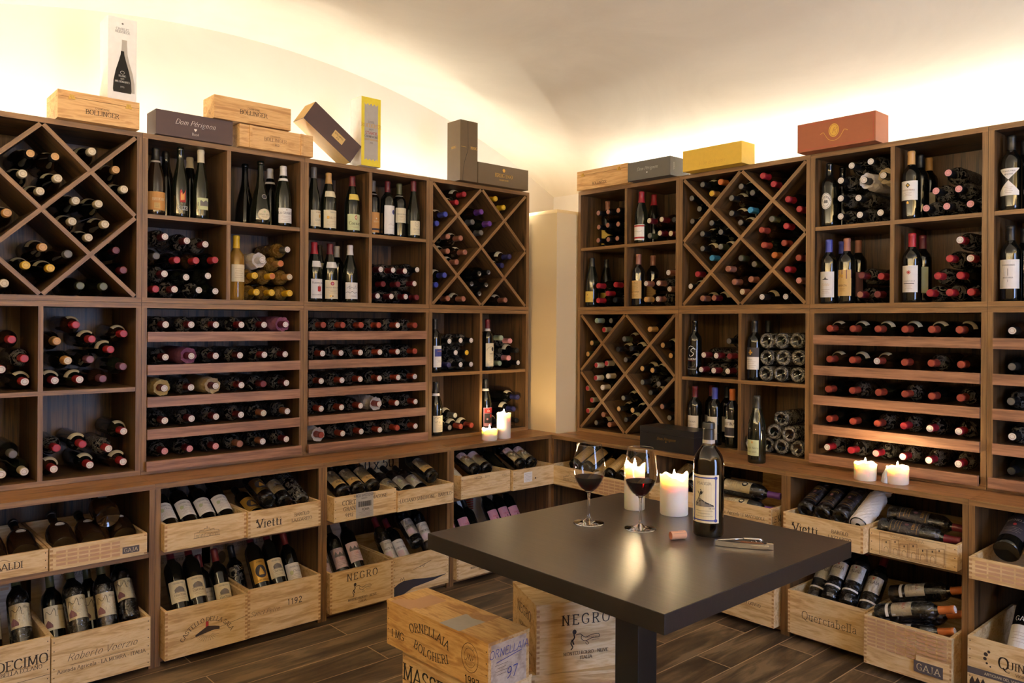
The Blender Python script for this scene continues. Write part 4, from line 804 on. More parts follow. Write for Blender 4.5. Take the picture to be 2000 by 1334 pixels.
stand('RL2', 'b', .298, .06, 'B', BK, 'or', 'orange-capped bottle with white label in two bands', lab('B', .055, .145, 1.1, 'lab_white', [('t', 0, .024, .014, 'GALATINA', 'serif', 'ink'), ('r', 'lab_dark', -.041, -.038, .041, .004), ('r', 'lab_white', -.041, -.0445, .041, -.038)]), turn=-.3)
stand('RU3', 't', .062, .06, 'B', BK, None, 'black bottle with white oval label of sketched farmhouse', lab('B', .05, .15, .05, None, [('e', 'lab_white', 0, .02, .026, .038), ring_art('ink_black', .0016, 0, .02, .0235, .034), ring_art('ink_black', .0012, 0, .02, .016, .024), ('a', 'ink_black', 0, .016, 'OR.CERONA', .0215, .008, 'sans', 90, True), ('k', 'ink_grey', [(-.009, .010, .018), (-.003, .010, .028), (0, .010, .022), (.008, .010, .026), (.010, .010, .016)])]))
stand('RU3', 't', .062, .19, 'B', BK, None, 'black bottle standing behind the white oval-label bottle')
stand('RU3', 't', .427, .07, 'B', BK, 'gd', 'gold-capped bottle with white label and dark green diamond', lab('B', .085, .168, 1.1, 'lab_white', [('k', 'bottle_green', [(-.009, .022, .023), (0, .011, .034), (.009, .022, .023)]), ('k', 'ink_gold', [(-.004, .0215, .0225), (0, .017, .028), (.004, .0215, .0225)]), ('t', 0, .002, .005, 'CHATEAU ANGELI', 'serif', 'ink_faint'), ('k', 'ink_gold', [(-.004, -.058, -.050), (0, -.058, -.046), (.004, -.058, -.050)])] + lines(-.01, 3, .03, 'ink_faint', .006)))
stand('RU3', 't', .425, .17, 'B', BK, 'k', 'dark-capped bottle just behind the green-diamond label bottle')
stand('RU3', 't', .425, .27, 'B', BK, 'gd', 'gold-capped bottle with cream label at the back, upper right cubby', lab('B', .04, .14, 1.1, 'lab_cream'))
stand('RU3', 'b', .062, .06, 'B', BK, 'bl', 'blue-capped bottle with white label and small tower drawing', lab('B', .03, .15, 1.1, 'lab_white', [('k', 'ink_black', [(-.014, .022, .024), (-.003, .022, .028), (0, .022, .038), (.003, .022, .028), (.014, .022, .024)]), ('t', 0, .0, .012, 'Gilda', 'script', 'ink_gold')] + lines(-.024, 3, .04, 'ink_faint', .008)))
stand('RU3', 'b', .066, .18, 'B', BK, 'bl', 'blue-capped bottle standing behind the tower-label bottle')
stand('RU3', 'b', .148, .06, 'B', BK, 'tn', 'copper-capped bottle with purple-topped gold horseman label', lab('B', .035, .155, 1.1, 'lab_parchment', [('k', 'lab_purple', [(-.041, .022, .060), (-.02, .018, .060), (0, .024, .060), (.02, .018, .060), (.041, .022, .060)]), ('k', 'ink_gold', [(-.02, .026, .034), (-.012, .026, .046), (-.006, .026, .036), (.002, .026, .040), (.006, .026, .034)]), ('t', 0, -.012, .008, 'MINIATA', 'serif', 'ink')] + lines(-.026, 3, .03, 'ink_faint')), turn=-.15)
stand('RU3', 'b', .146, .18, 'B', BK, 'tn', 'copper-capped bottle standing behind the horseman-label bottle', lab('B', .035, .15, 1., 'lab_purple'))
stand('RU3', 'b', .436, .06, 'B', BK, 'rd', 'red-capped bottle with white label and red eight-pointed star', lab('B', .045, .16, 1.0, 'lab_white', [('l', 'ink_red', .0025, [(-.009 * math.cos(a), .028 - .009 * math.sin(a)), (.009 * math.cos(a), .028 + .009 * math.sin(a))]) for a in (0, PI / 4, PI / 2, 3 * PI / 4)] + [('t', 0, -.008, .010, 'Lupicaia', 'script', 'ink_grey'), ('r', 'ink_black', -.022, -.022, .022, -.019)] + lines(-.03, 3, .03, 'ink_faint')))
stand('RU3', 'b', .434, .18, 'B', BK, 'dr', 'dark-red-capped bottle standing behind the red-star bottle', lab('B', .045, .16, 1., 'lab_green'))
HG = [('k', 'lab_white', [(x * .0385 / 10, .010 + abs(x) * .0042, .055) for x in range(-10, 11)]), ('k', 'lab_white', [(x * .0385 / 10, -.052, .008 - abs(x) * .0044) for x in range(-10, 11)]), ('t', 0, .044, .005, 'CA MARCANDA', 'serif', 'ink'), ('t', 0, .032, .006, 'MAGARI', 'serif', 'ink_black')] + lines(-.02, 4, .03, 'ink_faint', .007)
stand('RU4', 't', .0645, .06, 'B', BK, 'k', 'black bottle with white hourglass-shaped label at the right edge', lab('B', .055, .17, .05, None, HG))
stand('RU4', 't', .075, .19, 'B', BK, 'k', 'black bottle standing behind the hourglass-label bottle')
stand('RU4', 't', .147, .06, 'B', BK, 'k', 'black bottle with hourglass label, second from the rack side', lab('B', .055, .17, .05, None, HG))
stand('RU4', 'b', .0645, .06, 'B', BK, 'k', 'black bottle with square white label at the right edge', lab('B', .05, .165, 1.15, 'lab_white', [('t', 0, .036, .005, 'CA MARCANDA', 'serif', 'ink'), ('l', 'ink_black', .0016, [(0, .022), (0, -.006)]), ('t', 0, -.014, .005, 'MARCANDA', 'serif', 'ink'), ('l', 'ink_grey', .0012, [(0, -.022), (0, -.032)])]))
stand('RU4', 'b', .075, .19, 'B', BK, 'k', 'black bottle standing behind the square white-label bottle')
stand('RU4', 'b', .150, .06, 'B', BK, 'k', 'black bottle with square label, second from the rack side', lab('B', .05, .165, 1.15, 'lab_green'))

# ------------------------------------------------------------ wine crates
TH = .011
def fingers(mb, w, h, n, y=-.0004):
    """end-grain finger joints down both edges of a front panel"""
    for i in range(n):
        z0 = h * (i + .12) / n; z1 = z0 + h * .5 / n
        for x0, x1 in ((.0005, TH), (w - TH, w - .0005)):
            mb.face([(x0, y, z0), (x1, y, z0), (x1, y, z1), (x0, y, z1)], 'endgrain')
def nails(mb, w, h, n, y=-.0004):
    for i in range(n):
        z = h * (i + .5) / n
        for x in (.008, w - .008): mb.face([(x + .0022 * math.cos(a), y, z + .0022 * math.sin(a)) for a in [k * PI / 3 for k in range(6)]], 'nail')
def crate(loc, rz, w, d, h, label, art, joint='f', mat='pine', side=None, lid=False, smat=None, grp='wooden wine crates', extra=None):
    t = thing('wine_crate', label, 'wooden crate', loc, rz, grp)
    mb = MB().box(0, w, 0, TH, 0, h, mat)
    n = max(4, int(h / .016))
    (fingers if joint == 'f' else nails)(mb, w, h, n if joint == 'f' else max(3, n // 2))
    fp = mb.build('front_panel', t)
    if art: draw(MB(), art, lambda x, y, o: (w / 2 + x, -o, h / 2 + y)).build('lettering', fp)
    MB().box(0, w, d - TH, d, 0, h, mat).build('back_panel', t)
    for i, x in enumerate((0, w - TH)):
        sp = MB().box(x, x + TH, TH, d - TH, 0, h, smat or mat).build('side_panel', t)
        if side and i == side[0]:
            sg = -1 if i == 0 else 1; xx = 0 if i == 0 else w
            draw(MB(), side[1], lambda x, y, o: (xx + sg * o, d / 2 + sg * x, h / 2 + y)).build('lettering', sp)
    MB().box(TH, w - TH, TH, d - TH, 0, .008, mat).build('bottom_panel', t)
    if lid:
        lp = MB().box(-.001, w + .001, -.001, d + .001, h, h + .010, mat).build('lid', t)
        if extra: draw(MB(), extra, lambda x, y, o: (w / 2 + x, d / 2 + y, h + .010 + o)).build('lettering', lp)
    return t
def T_(y, size, s, st='serif', m='ink', x=0, tr=.9): return ('t', x, y, size, s, st, m, tr)
def grid(x0, x1, y0, y1, nx, ny, gx=.006, gy=.006):
    dx, dy = (x1 - x0 + gx) / nx, (y1 - y0 + gy) / ny
    return [('r', 'stencil', x0 + i * dx, y0 + j * dy, x0 + (i + 1) * dx - gx, y0 + (j + 1) * dy - gy) for i in range(nx) for j in range(ny)]
def plate(x, y, w, h): return [('r', 'plate_slate', x - w / 2, y - h / 2, x + w / 2, y + h / 2), ('t', x, y, h * .55, 'GAJA', 'serif', 'lab_cream', 1.6)]
castle = [('l', 'ink', .0014, [(-.055, -.02), (.055, -.02)]), ('l', 'ink', .0012, [(-.05, -.02), (-.05, .002), (-.03, .002), (-.03, .008), (-.012, .008), (-.012, .014), (.012, .014), (.012, .008), (.03, .008), (.03, .002), (.05, .002), (.05, -.02)])] + [('l', 'ink', .0011, [(x, -.02), (x, -.008), (x + .006, -.008), (x + .006, -.02)]) for x in (-.044, -.034, -.022, -.010, .004, .016, .028, .038)] + [('l', 'ink', .0016, [(0, .014), (0, .024)]), ('l', 'ink', .001, [(-.03, .004), (.03, .004)])]
vietti = [T_(-.002, .036, 'Vietti', x=-.075), ('c', 'ink', .004, [(-.128, .018), (-.134, .006), (-.126, .004), (-.120, -.012), (-.132, -.016)]), T_(.012, .014, 'BAROLO', 'serif', 'ink', .078), T_(-.012, .014, 'LAZZARITO', 'serif', 'ink', .078)]
sala = [('a', 'ink', 0, -.085, 'CASTELLO DELLA SALA', .115, .017, 'serif', 90, True), ('k', 'ink_red', [(-.008, -.004, .02), (-.002, -.004, .022), (.004, -.004, .02)]), ('k', 'ink', [(-.05, -.032, -.024), (-.02, -.026, -.008), (0, -.022, .002), (.03, -.020, -.004), (.05, -.022, -.010)])] + [('l', 'ink', .0009, [(.002 + .02 * math.cos(a), -.026 + .012 * math.sin(a)), (.002 + .05 * math.cos(a), -.026 + .034 * math.sin(a))]) for a in [PI + .25 + i * .22 for i in range(12)]] + [('l', 'ink', .0014, [(-.07, -.034), (.17, .006)])]
s1192 = [('t', -.095, -.004, .020, 'Sanct Petre', 'script', 'ink_black'), T_(.012, .026, '1192', 'sans', 'ink_black', .045, 1.4)]
cherub = [('e', 'ink', -.04, .018, .007, .008), ('c', 'ink', .0045, [(-.042, .010), (-.040, .0), (-.046, -.010), (-.042, -.022)]), ('c', 'ink', .0035, [(-.048, -.006), (-.052, -.018), (-.046, -.030), (-.052, -.038)]), ('c', 'ink', .002, [(-.036, .008), (-.02, .010), (-.012, .004)]), ('c', 'ink', .0018, [(-.014, .004), (.0, -.002), (.02, .004), (.044, .004), (.046, -.006), (.02, -.007), (-.002, -.014), (-.016, -.006), (-.014, .004)]), ('t', .018, -.0015, .007, 'Dominicus', 'script', 'ink'), ('c', 'ink', .0014, [(.0, -.014), (.01, -.022), (.004, -.026), (-.002, -.020)]), ('l', 'ink', .0009, [(.02, -.014), (.046, -.012)])]
negro = [T_(.058, .032, 'NEGRO', 'serif', 'ink', 0, 2.6)] + cherub + [T_(-.050, .0105, 'MONTEU ROERO - NEIVE'), T_(-.066, .0105, 'ITALIA')]
voerzio = [('t', 0, .014, .026, 'Roberto Voerzio', 'script', 'ink'), ('l', 'ink', .0012, [(-.11, -.014), (.11, -.014)]), T_(-.03, .0135, 'Azienda Agricola - LA MORRA - ITALIA', 'serif')]
mountain = [('k', 'lab_dark', [(-.165, -.095, -.05), (-.14, -.095, -.036), (-.11, -.095, -.028), (-.05, -.072, -.030), (.02, -.066, -.040), (.08, -.060, -.046), (.155, -.046, -.044)]), ('c', 'ink', .002, [(-.13, -.028), (-.124, -.012), (-.116, -.022), (-.110, -.010), (-.104, -.028)]), ('c', 'ink', .002, [(-.05, .018), (-.02, .024), (.03, .036), (.06, .044)]), ('c', 'ink', .0025, [(-.01, .022), (.004, .030), (.012, .022), (.024, .036)])]
corton = [T_(.026, .021, 'CORTON', x=-.072), T_(-.002, .018, 'GRAND', x=-.082), T_(-.032, .016, '9192', x=-.09), T_(.034, .016, 'MAGONE', x=.075),
          ('r', 'lab_grey', -.055, -.056, .040, .062), ('t', -.008, .050, .011, 'ARCO SPEDIZIONI', 'sans', 'ink_black'), T_(.036, .006, 'GARESIO', 'sans', 'ink_black', -.01)] + [('r', 'ink_black', -.044 + i * .0036, -.004, -.044 + i * .0036 + (.0022 if i * 7 % 3 else .0012), .022) for i in range(20)] + [T_(-.016, .011, 'ROMA', 'sans', 'ink_black', -.004)] + lines(-.028, 4, .07, 'ink_grey', .006, x=-.006)
sandrone = [T_(.0, .0165, 'LUCIANO SANDRONE - BAROLO')]
n140 = [('t', -.03, .042, .012, '140226 - 2011', 'sans', 'ink', 1.6), T_(.034, .012, 'CRU', 'serif', 'ink_faint', .13)] + [('l', 'stencil', .0012, [(-.15, z), (.15, z + .004)]) for z in (-.03, -.014, .0, .016)]
note = [('r', 'paper', -.085, -.02, -.02, .036)] + lines(.026, 6, .05, 'ink_grey', .008, x=-.052) + [('e', 'nail', .005, -.004, .005, .005)]
aldi = [T_(.0, .024, 'FRESCOBALDI', x=-.01), ('c', 'ink_faint', .002, [(.01, .02), (.03, .026), (.05, .018)])]
quinto = [T_(.028, .034, 'QUINTODECIMO'), T_(.0, .014, 'VIGNAIOLI IN MIRABELLA ECLANO'), ('l', 'ink', .0016, [(-.17, -.045), (.17, -.036)])]
macch = [T_(.0, .0135, 'Az. Agricola LE MACCHIOLE', x=.03)]
guado = [('ti', .03, -.012, .014, 'GUADO AL TASSO', 'serif', 'ink'), ('l', 'ink', .002, [(.0, .01), (.014, .03), (.028, .01)]), ('l', 'ink', .0014, [(.006, .016), (.022, .016)])]
bodegas = [('l', 'ink', .001, [(-.125, -.044), (.125, -.044), (.125, .044), (-.125, .044), (-.125, -.044)]), T_(.036, .009, 'BODEGAS VEGA SICILIA', 'light', 'ink', -.02)] + [('l', 'ink', .0012, [(x, -.036), (x, y), (x + .03, y + .004), (x + .03, -.036)]) for x, y in ((-.115, .014), (-.08, .022), (-.045, .012), (-.01, .020), (.025, .008), (.06, .014), (.09, .022))] + [('c', 'ink', .0011, [(x, -.036), (x, -.018), (x + .008, -.010), (x + .016, -.018), (x + .016, -.036)]) for x in (-.106, -.070, -.036, .0, .034, .07)] + [('r', 'ink', x, y, x + .004, y + .008) for x, y in ((-.1, .004), (-.065, .012), (-.03, .002), (.004, .010), (.04, .0), (.075, .004), (.1, .012))] + [('l', 'ink_faint', .001, [(-.12, -.038 + i * .004), (.12, -.040 + i * .003)]) for i in range(3)]
querc = [('t', .01, 0, .034, 'Querciabella', 'light', 'ink_black')]
quinto2 = [('e', 'ink', -.085 + .030 * math.cos(a), .048 + .030 * math.sin(a), r, r) for a, r in ((2.2, .005), (2.7, .007), (3.25, .006), (3.8, .004), (4.3, .003))] + [T_(.046, .040, 'Q', x=-.055), T_(.044, .026, 'UINTODECIMO', x=.07), T_(.016, .010, 'VIGNAIOLI IN MIRABELLA', x=.06), ('r', 'plate_slate', -.172, -.022, .06, .002), T_(-.010, .009, 'ARTIGIANI DEL VINO', 'sans', 'lab_cream', -.06)] + [('k', 'ink', [(-.165 + i * .009, -.09 - .0 * i, -.05 + .02 * (i % 2)) for i in range(7)])] + [('l', 'ink', .002, [(-.16 + i * .02, -.095), (-.13 + i * .02, -.055)]) for i in range(9)] + [('k', 'ink', [(-.09, -.06, -.045), (-.06, -.06, -.035), (-.02, -.06, -.034), (.02, -.06, -.046)])]
LBOT, LTOP = .0352, .4684
gL = 'crates in the left-wall base cabinets'; gR = 'crates in the right-wall base cabinets'
def cl(y, x, z, w, h, label, art, **k): return crate((x, y, z), PI / 2, w, .50, h, label, art, grp=gL, **k)
def cr_(x, y, z, w, h, label, art, **k): return crate((x, y, z), 0, w, .50, h, label, art, grp=gR, **k)
C = {}
C['1ul'] = cl(-3.192, .232, LTOP, .343, .082, 'flat pine crate with one line of capitals, upper shelf, left edge', aldi, joint='n')
C['1ur'] = cl(-2.846, .242, LTOP, .343, .084, 'flat pine crate with brick grid and small slate nameplate, left wall', grid(-.15, .15, -.028, .028, 8, 4) + [('r', 'pine', .07, -.032, .17, .032)] + plate(.11, -.012, .062, .026))
C['1ll'] = cl(-3.192, .275, LBOT, .343, .205, 'deep pine crate with large capitals, cut by the left edge', quinto, joint='n')
C['1lr'] = cl(-2.846, .283, LBOT, .345, .195, 'deep pine crate with slanted script above a ruled line', voerzio, joint='n')
C['2ul'] = cl(-2.445, .268, LTOP, .340, .110, 'flat pine crate with small castle print, left wall', castle)
C['2ur'] = cl(-2.105, .284, LTOP, .343, .112, 'flat pine crate with bold lettering beside the left-wall castle-print crate', vietti)
C['2ll'] = cl(-2.445, .280, LBOT, .342, .196, 'deep pine crate with curved lettering over a hilltop castle', sala)
C['2lr'] = cl(-2.100, .275, LBOT, .345, .206, 'deep pine crate stamped 1192', s1192)
C['3ul'] = cl(-1.698, .292, LTOP, .340, .116, 'flat pine crate with grey shipping label and barcode', corton, joint='n')
C['3ur'] = cl(-1.357, .305, LTOP, .343, .101, 'flat pine crate with one centred line of small capitals', sandrone, joint='n')
C['3ll'] = cl(-1.697, .258, LBOT, .345, .190, 'deep pine crate with cherub print inside the left-wall cabinet', negro)
C['3lr'] = cl(-1.345, .248, LBOT, .345, .190, 'deep pine crate with dark hill silhouette print', mountain, joint='n')
C['4ul'] = cl(-.950, .287, LTOP, .343, .118, 'flat pine crate stamped with a row of digits, by the corner', n140, joint='n', mat='pine')
C['4ur'] = cl(-.600, .305, LTOP, .330, .112, 'flat pine crate with white paper note and dark knot', note, joint='n')
C['4ll'] = cl(-.950, .254, LBOT, .343, .195, 'deep pine crate with cherub print half hidden behind the table corner', negro)
C['4lr'] = cl(-.604, .254, LBOT, .343, .195, 'plain deep pine crate behind the table, corner cabinet', None)
C['R1ul'] = cr_(.265, -.285, LTOP, .343, .108, 'flat pine crate with small castle print, right wall', castle)
C['R1ur'] = cr_(.612, -.300, LTOP, .340, .100, 'flat pine crate of brick grid print behind the wine glasses', grid(-.155, .155, -.04, .04, 8, 5), joint='n')
C['R2ul'] = cr_(1.003, -.290, LTOP, .343, .105, 'flat pine crate behind the two table candles', None)
C['R2ur'] = cr_(1.352, -.300, LTOP, .345, .104, 'flat pine crate lettered on front and end, behind the table bottle', macch, side=(1, [('t', -.12, 0, .026, 'LE MACCHIOLE', 'serif', 'ink')]))
C['R2ll'] = cr_(1.003, -.270, LBOT, .343, .19, 'plain deep pine crate under the table, right wall', None)
C['R2lr'] = cr_(1.358, -.281, LBOT, .345, .19, 'deep pine crate with upside-down lettering, partly under the table', guado)
C['R3ul'] = cr_(1.768, -.320, LTOP, .352, .110, 'flat pine crate with bold lettering beside the street-drawing crate', vietti)
C['R3ur'] = cr_(2.126, -.275, LTOP, .330, .098, 'flat pine crate with framed street drawing', bodegas, joint='n')
C['R3ll'] = cr_(1.760, -.262, LBOT, .355, .188, 'deep pine crate with one large elegant word, right wall', querc)
C['R3lr'] = cr_(2.1275, -.325, LBOT, .328, .192, 'deep pine crate with brick grid and slate nameplate, right wall', grid(-.15, .15, -.02, .09, 8, 8) + [('r', 'pine', .04, -.058, .16, .0)] + plate(.085, -.042, .105, .044))
C['R4ul'] = cr_(2.512, -.323, LTOP, .343, .080, 'flat pine crate of brick grid print at the right edge', grid(-.15, .15, -.026, .030, 7, 4))
C['R4ll'] = cr_(2.512, -.330, LBOT, .345, .225, 'deep pine crate with dotted letter Q and vineyard drawing', quinto2, joint='n')
# lids and boards standing upright behind the bottles
def lid(c, x, w, h, label, art, mat='pine_grey', y=.462, z=.0, name='crate_lid'):
    r = C[c]
    o = MB().box(-w / 2, w / 2, 0, .008, 0, h, mat).mesh('board')
    b = put(name, o); b.matrix_world = Matrix.Translation(r.location) @ Matrix.Rotation(r.rotation_euler[2], 4, 'Z') @ Matrix.Translation((x, y, .0085 + z)) @ Matrix.Rotation(-.03, 4, 'X')
    tag(b, label, 'crate lid', 'crate lids standing behind the bottles')
    if art: draw(MB(), art, lambda x, y, o: (x, -o, h / 2 + y)).build('lettering', b)
lid('1lr', .172, .30, .36, 'pale grey crate lid behind the M-label bottles', [T_(.1, .02, 'Roberto', 'script')])
lid('1ll', .17, .28, .36, 'crate lid with brick grid print standing at the left edge', grid(-.12, .12, .08, .16, 7, 5) + [T_(.05, .03, 'GAJA', 'serif', 'ink_grey')])
lid('2ll', .171, .30, .385, 'grey crate lid with slanted script above the hilltop castle crate', [(a[0], a[1], a[2] + .09, *a[3:]) if a[0] == 't' else ('l', a[1], a[2], [(x, y + .09) for x, y in a[3]]) for a in voerzio], z=.0)
lid('2lr', .1725, .306, .385, 'framed grey crate lid with faint lettering behind the 1192 crate bottles', [('l', 'pine', .012, [(-.148, -.19), (-.148, .186), (.148, .186), (.148, -.19)]), ('t', .0, .085, .034, 'San Leonardo', 'light', 'ink_grey'), ('e', 'ink_grey', -.10, .03, .02, .03)])
lid('3ll', .172, .30, .37, 'plain grey board behind the towered-castle label bottles', None)
lid('3ur', .170, .29, .20, 'pale crate lid stencilled 50 x 50', [T_(.045, .055, '50 x 50', 'serif', 'ink_black')], 'pine')
lid('4ll', .171, .30, .385, 'plain pale board in the corner cabinet', None)
lid('4lr', .165, .29, .385, 'white box front with small striped flag picture', [('r', 'lab_grey', -.085, .02, -.02, .15), ('r', 'lab_rose', .0, .13, .07, .155)] + [('r', 'lab_red', -.085, .02 + i * .014, -.02, .027 + i * .014) for i in range(5)], 'card_white', name='carton_panel')
lid('R2ur', .172, .29, .21, 'tan crate lid behind the bottles with purple capsules', None, 'pine_old')
lid('R4ul', .172, .30, .20, 'tan crate lid at the right edge', None, 'pine_old')

# ------------------------------------------------------------ bottles in the crates
def lean(c, x, y, z, tilt, yaw=0., roll=0.):
    r = C[c]; ti, ya = math.radians(tilt), math.radians(yaw)
    D = Vector((math.sin(ya) * math.cos(ti), math.cos(ya) * math.cos(ti), math.sin(ti))); N = Vector((-math.sin(ya) * math.sin(ti), -math.cos(ya) * math.sin(ti), math.cos(ti)))
    X = (-N).cross(D); M = Matrix(((X.x, -N.x, D.x, x), (X.y, -N.y, D.y, y), (X.z, -N.z, D.z, z), (0, 0, 0, 1)))
    return Matrix.Translation(r.location) @ Matrix.Rotation(r.rotation_euler[2], 4, 'Z') @ M @ Matrix.Rotation(roll, 4, 'Z')
LM = {}
def L(k):
    if k in LM: return LM[k]
    S = dict(
        white=lambda: lab('B', .05, .145, 1.15, 'lab_white', [T_(.03, .007, 'GRAND VIN', 'serif', 'ink_grey'), ('e', 'lab_green', -.018, .004, .008, .010), T_(.010, .010, 'Cheval', 'script', 'ink', .008)] + lines(-.006, 5, .05, 'ink_faint', .007)),
        angel=lambda: lab('B', .045, .15, 1.15, 'ink_gold', [('e', 'lab_dark', 0, -.004, .026, .03), ('k', 'ink_gold', [(-.012, -.02, -.012), (-.006, -.02, .004), (0, -.02, .016), (.006, -.02, .004), (.012, -.02, -.012)]), T_(.04, .006, "L'ANGE", 'serif', 'ink_black'), T_(-.044, .006, 'SAINT-EMILION', 'serif', 'ink_black')]),
        house=lambda: lab('B', .05, .14, 1.15, 'lab_cream', [T_(.034, .006, 'GRAND CRU', 'serif', 'ink_grey'), ('k', 'ink_grey', [(-.02, -.004, .008), (-.012, -.004, .016), (0, -.004, .020), (.012, -.004, .016), (.02, -.004, .008)]), ('l', 'ink', .001, [(-.026, -.006), (.026, -.006)]), T_(-.016, .008, 'CHATEAU', 'serif', 'ink')] + lines(-.028, 2, .04, 'ink_faint')),
        two=lambda: lab('B', .03, .15, 1.15, 'lab_cream', [('r', 'lab_parchment', -.0427, -.06, .0427, -.022), ('c', 'ink', .001, [(-.03, .014), (-.01, .022), (.012, .012), (.03, .020)]), T_(.034, .006, 'MOUTON', 'serif', 'ink_grey'), T_(-.04, .007, 'PAUILLAC', 'serif', 'ink')]),
        pink=lambda: lab('B', .05, .15, 1.15, 'lab_pink', [('k', 'ink_grey', [(-.03, .006, .016), (-.02, .006, .034), (-.012, .006, .014), (.0, .006, .03), (.012, .006, .014), (.02, .006, .034), (.03, .006, .016)]), T_(-.008, .008, 'COS', 'serif', 'ink_red')] + lines(-.02, 3, .05, 'ink_grey', .008)),
        lynch=lambda: lab('B', .045, .15, 1.15, 'lab_white', [T_(.034, .006, 'GRAND VIN', 'serif', 'ink_grey'), T_(.004, .010, 'LYNCH-BAGES', 'serif', 'ink'), ('r', 'lab_pink', -.036, -.046, -.004, -.012)] + lines(-.022, 3, .03, 'ink_faint', .008, x=.018)),
        mauve=lambda: lab('B', .03, .15, 1.15, 'lab_cream', [('r', 'lab_pink', -.0427, .024, .0427, .06), ('k', 'lab_rose', [(-.02, .024, .034), (-.008, .024, .05), (.008, .024, .042), (.02, .024, .034)]), T_(.004, .008, 'CALON', 'serif', 'ink_red')] + lines(-.014, 4, .05, 'ink_grey', .01)),
        rose=lambda: lab('B', .03, .15, 1.15, 'lab_rose', [T_(.02, .009, 'CALON', 'serif', 'ink_red'), ('k', 'lab_purple', [(-.02, -.01, .004), (0, -.01, .012), (.02, -.01, .004)])] + lines(-.024, 4, .05, 'ink_grey', .009)),
        em=lambda: lab('B', .075, .165, 1.15, 'lab_cream', [('c', 'ink_black', .0016, [(-.034, .004), (-.03, .028), (-.016, .014), (-.002, .034), (.002, .004)]), ('e', 'ink_black', .006, .004, .0012, .0012), T_(.030, .009, 'Maurus', 'hand', 'ink', .026), ('k', 'lab_purple', [(-.036, -.036, -.020), (-.026, -.036, -.006), (-.018, -.036, -.014), (-.010, -.036, -.026)]), ('l', 'ink_grey', .0008, [(.016, -.022), (.034, -.022)])]),
        oval=lambda: label_mesh(.0372, .165, .215, .05, None, []),
        band=lambda: lab('B', .10, .175, 1.15, 'lab_white', [T_(.008, .012, 'GALAIA', 'serif', 'ink'), ('e', 'ink_red', 0, .026, .003, .004), ('r', 'lab_white', -.0427, -.086, .0427, -.078)]),
        dark=lambda: lab('B', .04, .16, 1.15, 'lab_dark', [T_(.034, .010, 'CANTI', 'serif', 'ink_gold'), ('e', 'lab_purple', 0, .008, .006, .008), ('l', 'ink_gold', .001, [(-.036, .05), (.036, .05)]), ('l', 'ink_gold', .001, [(-.036, -.05), (.036, -.05)])] + lines(-.014, 3, .05, 'ink_gold', .01)),
        parch=lambda: lab('B', .03, .165, 1.25, 'lab_parchment', [T_(.05, .008, 'Vino Rosso', 'hand', 'ink')] + lines(.036, 9, .06, 'ink', .010)),
        seal=lambda: lab('B', .03, .165, 1.2, 'lab_cream', [('e', 'ink_black', 0, .036, .014, .014), ('e', 'lab_cream', 0, .036, .006, .009)] + lines(.0, 4, .05, 'ink_faint', .012)),
        rosso=lambda: lab('B', .07, .15, 1.15, 'lab_white', [T_(.01, .010, 'GALA', 'serif', 'ink_red'), ('r', 'lab_white', -.0427, -.064, .0427, -.052)] + lines(-.01, 3, .04, 'ink_faint')),
        big=lambda: label_mesh(.0453, .03, .13, 1.15, 'lab_white', [('t', 0, .075, .017, 'GAJA', 'serif', 'lab_white', 1.6)] + lines(.02, 4, .06, 'ink_faint', .012)),
        bigdark=lambda: label_mesh(.0453, .05, .19, 1.15, 'lab_dark', [T_(.03, .012, 'BRUNELLO', 'serif', 'lab_grey'), ('e', 'lab_red', 0, .0, .006, .008)] + lines(-.02, 4, .06, 'lab_grey', .01)),
        decan=lambda: label_mesh(rad('D'), .078, .106, .04, None, [('e', 'lab_white', 0, 0, .017, .013), ring_art('ink_grey', .0012, 0, 0, .014, .010)] + lines(.003, 2, .014, 'ink_grey', .005)),
    )
    LM[k] = S[k](); return LM[k]
SHAPE_OF = dict(decan='D', big='T', bigdark='T')
CDESC = {'1ul': 'flat crate at left edge', '1ur': 'flat crate with slate nameplate', '1ll': 'deep crate at left edge', '1lr': 'slanted-script crate', '2ul': 'left-wall castle crate', '2ur': 'left-wall bold-lettered crate', '2ll': 'hilltop castle crate', '2lr': '1192 crate', '3ul': 'shipping-label crate', '3ur': 'crate of small capitals', '3ll': 'left-wall cherub crate', '3lr': 'hill-silhouette crate', '4ul': 'crate stamped with digits', '4ur': 'crate with white note', '4ll': 'half-hidden cherub crate', '4lr': 'plain corner crate', 'R1ul': 'right-wall castle crate', 'R1ur': 'brick-grid crate behind glasses', 'R2ul': 'crate behind table candles', 'R2ur': 'crate behind table bottle', 'R3ul': 'right-wall bold-lettered crate', 'R3ur': 'street-drawing crate', 'R3ll': 'elegant-word crate', 'R3lr': 'deep slate-nameplate crate', 'R4ul': 'brick-grid crate at right edge', 'R4ll': 'letter Q crate'}
LDESC = dict(white='white-label', angel='gold-and-black-label', house='cream house-label', two='cream-and-tan-label', pink='pinkish towered-label', lynch='white red-lettered-label', mauve='mauve-topped-label', rose='rose-label', em='cream M-label', band='white double-band-label', dark='dark gold-lettered-label', parch='parchment-label', seal='cream dark-seal-label', rosso='white-label orange-capped', big='white-label black', bigdark='large dark-label', decan='round amber')
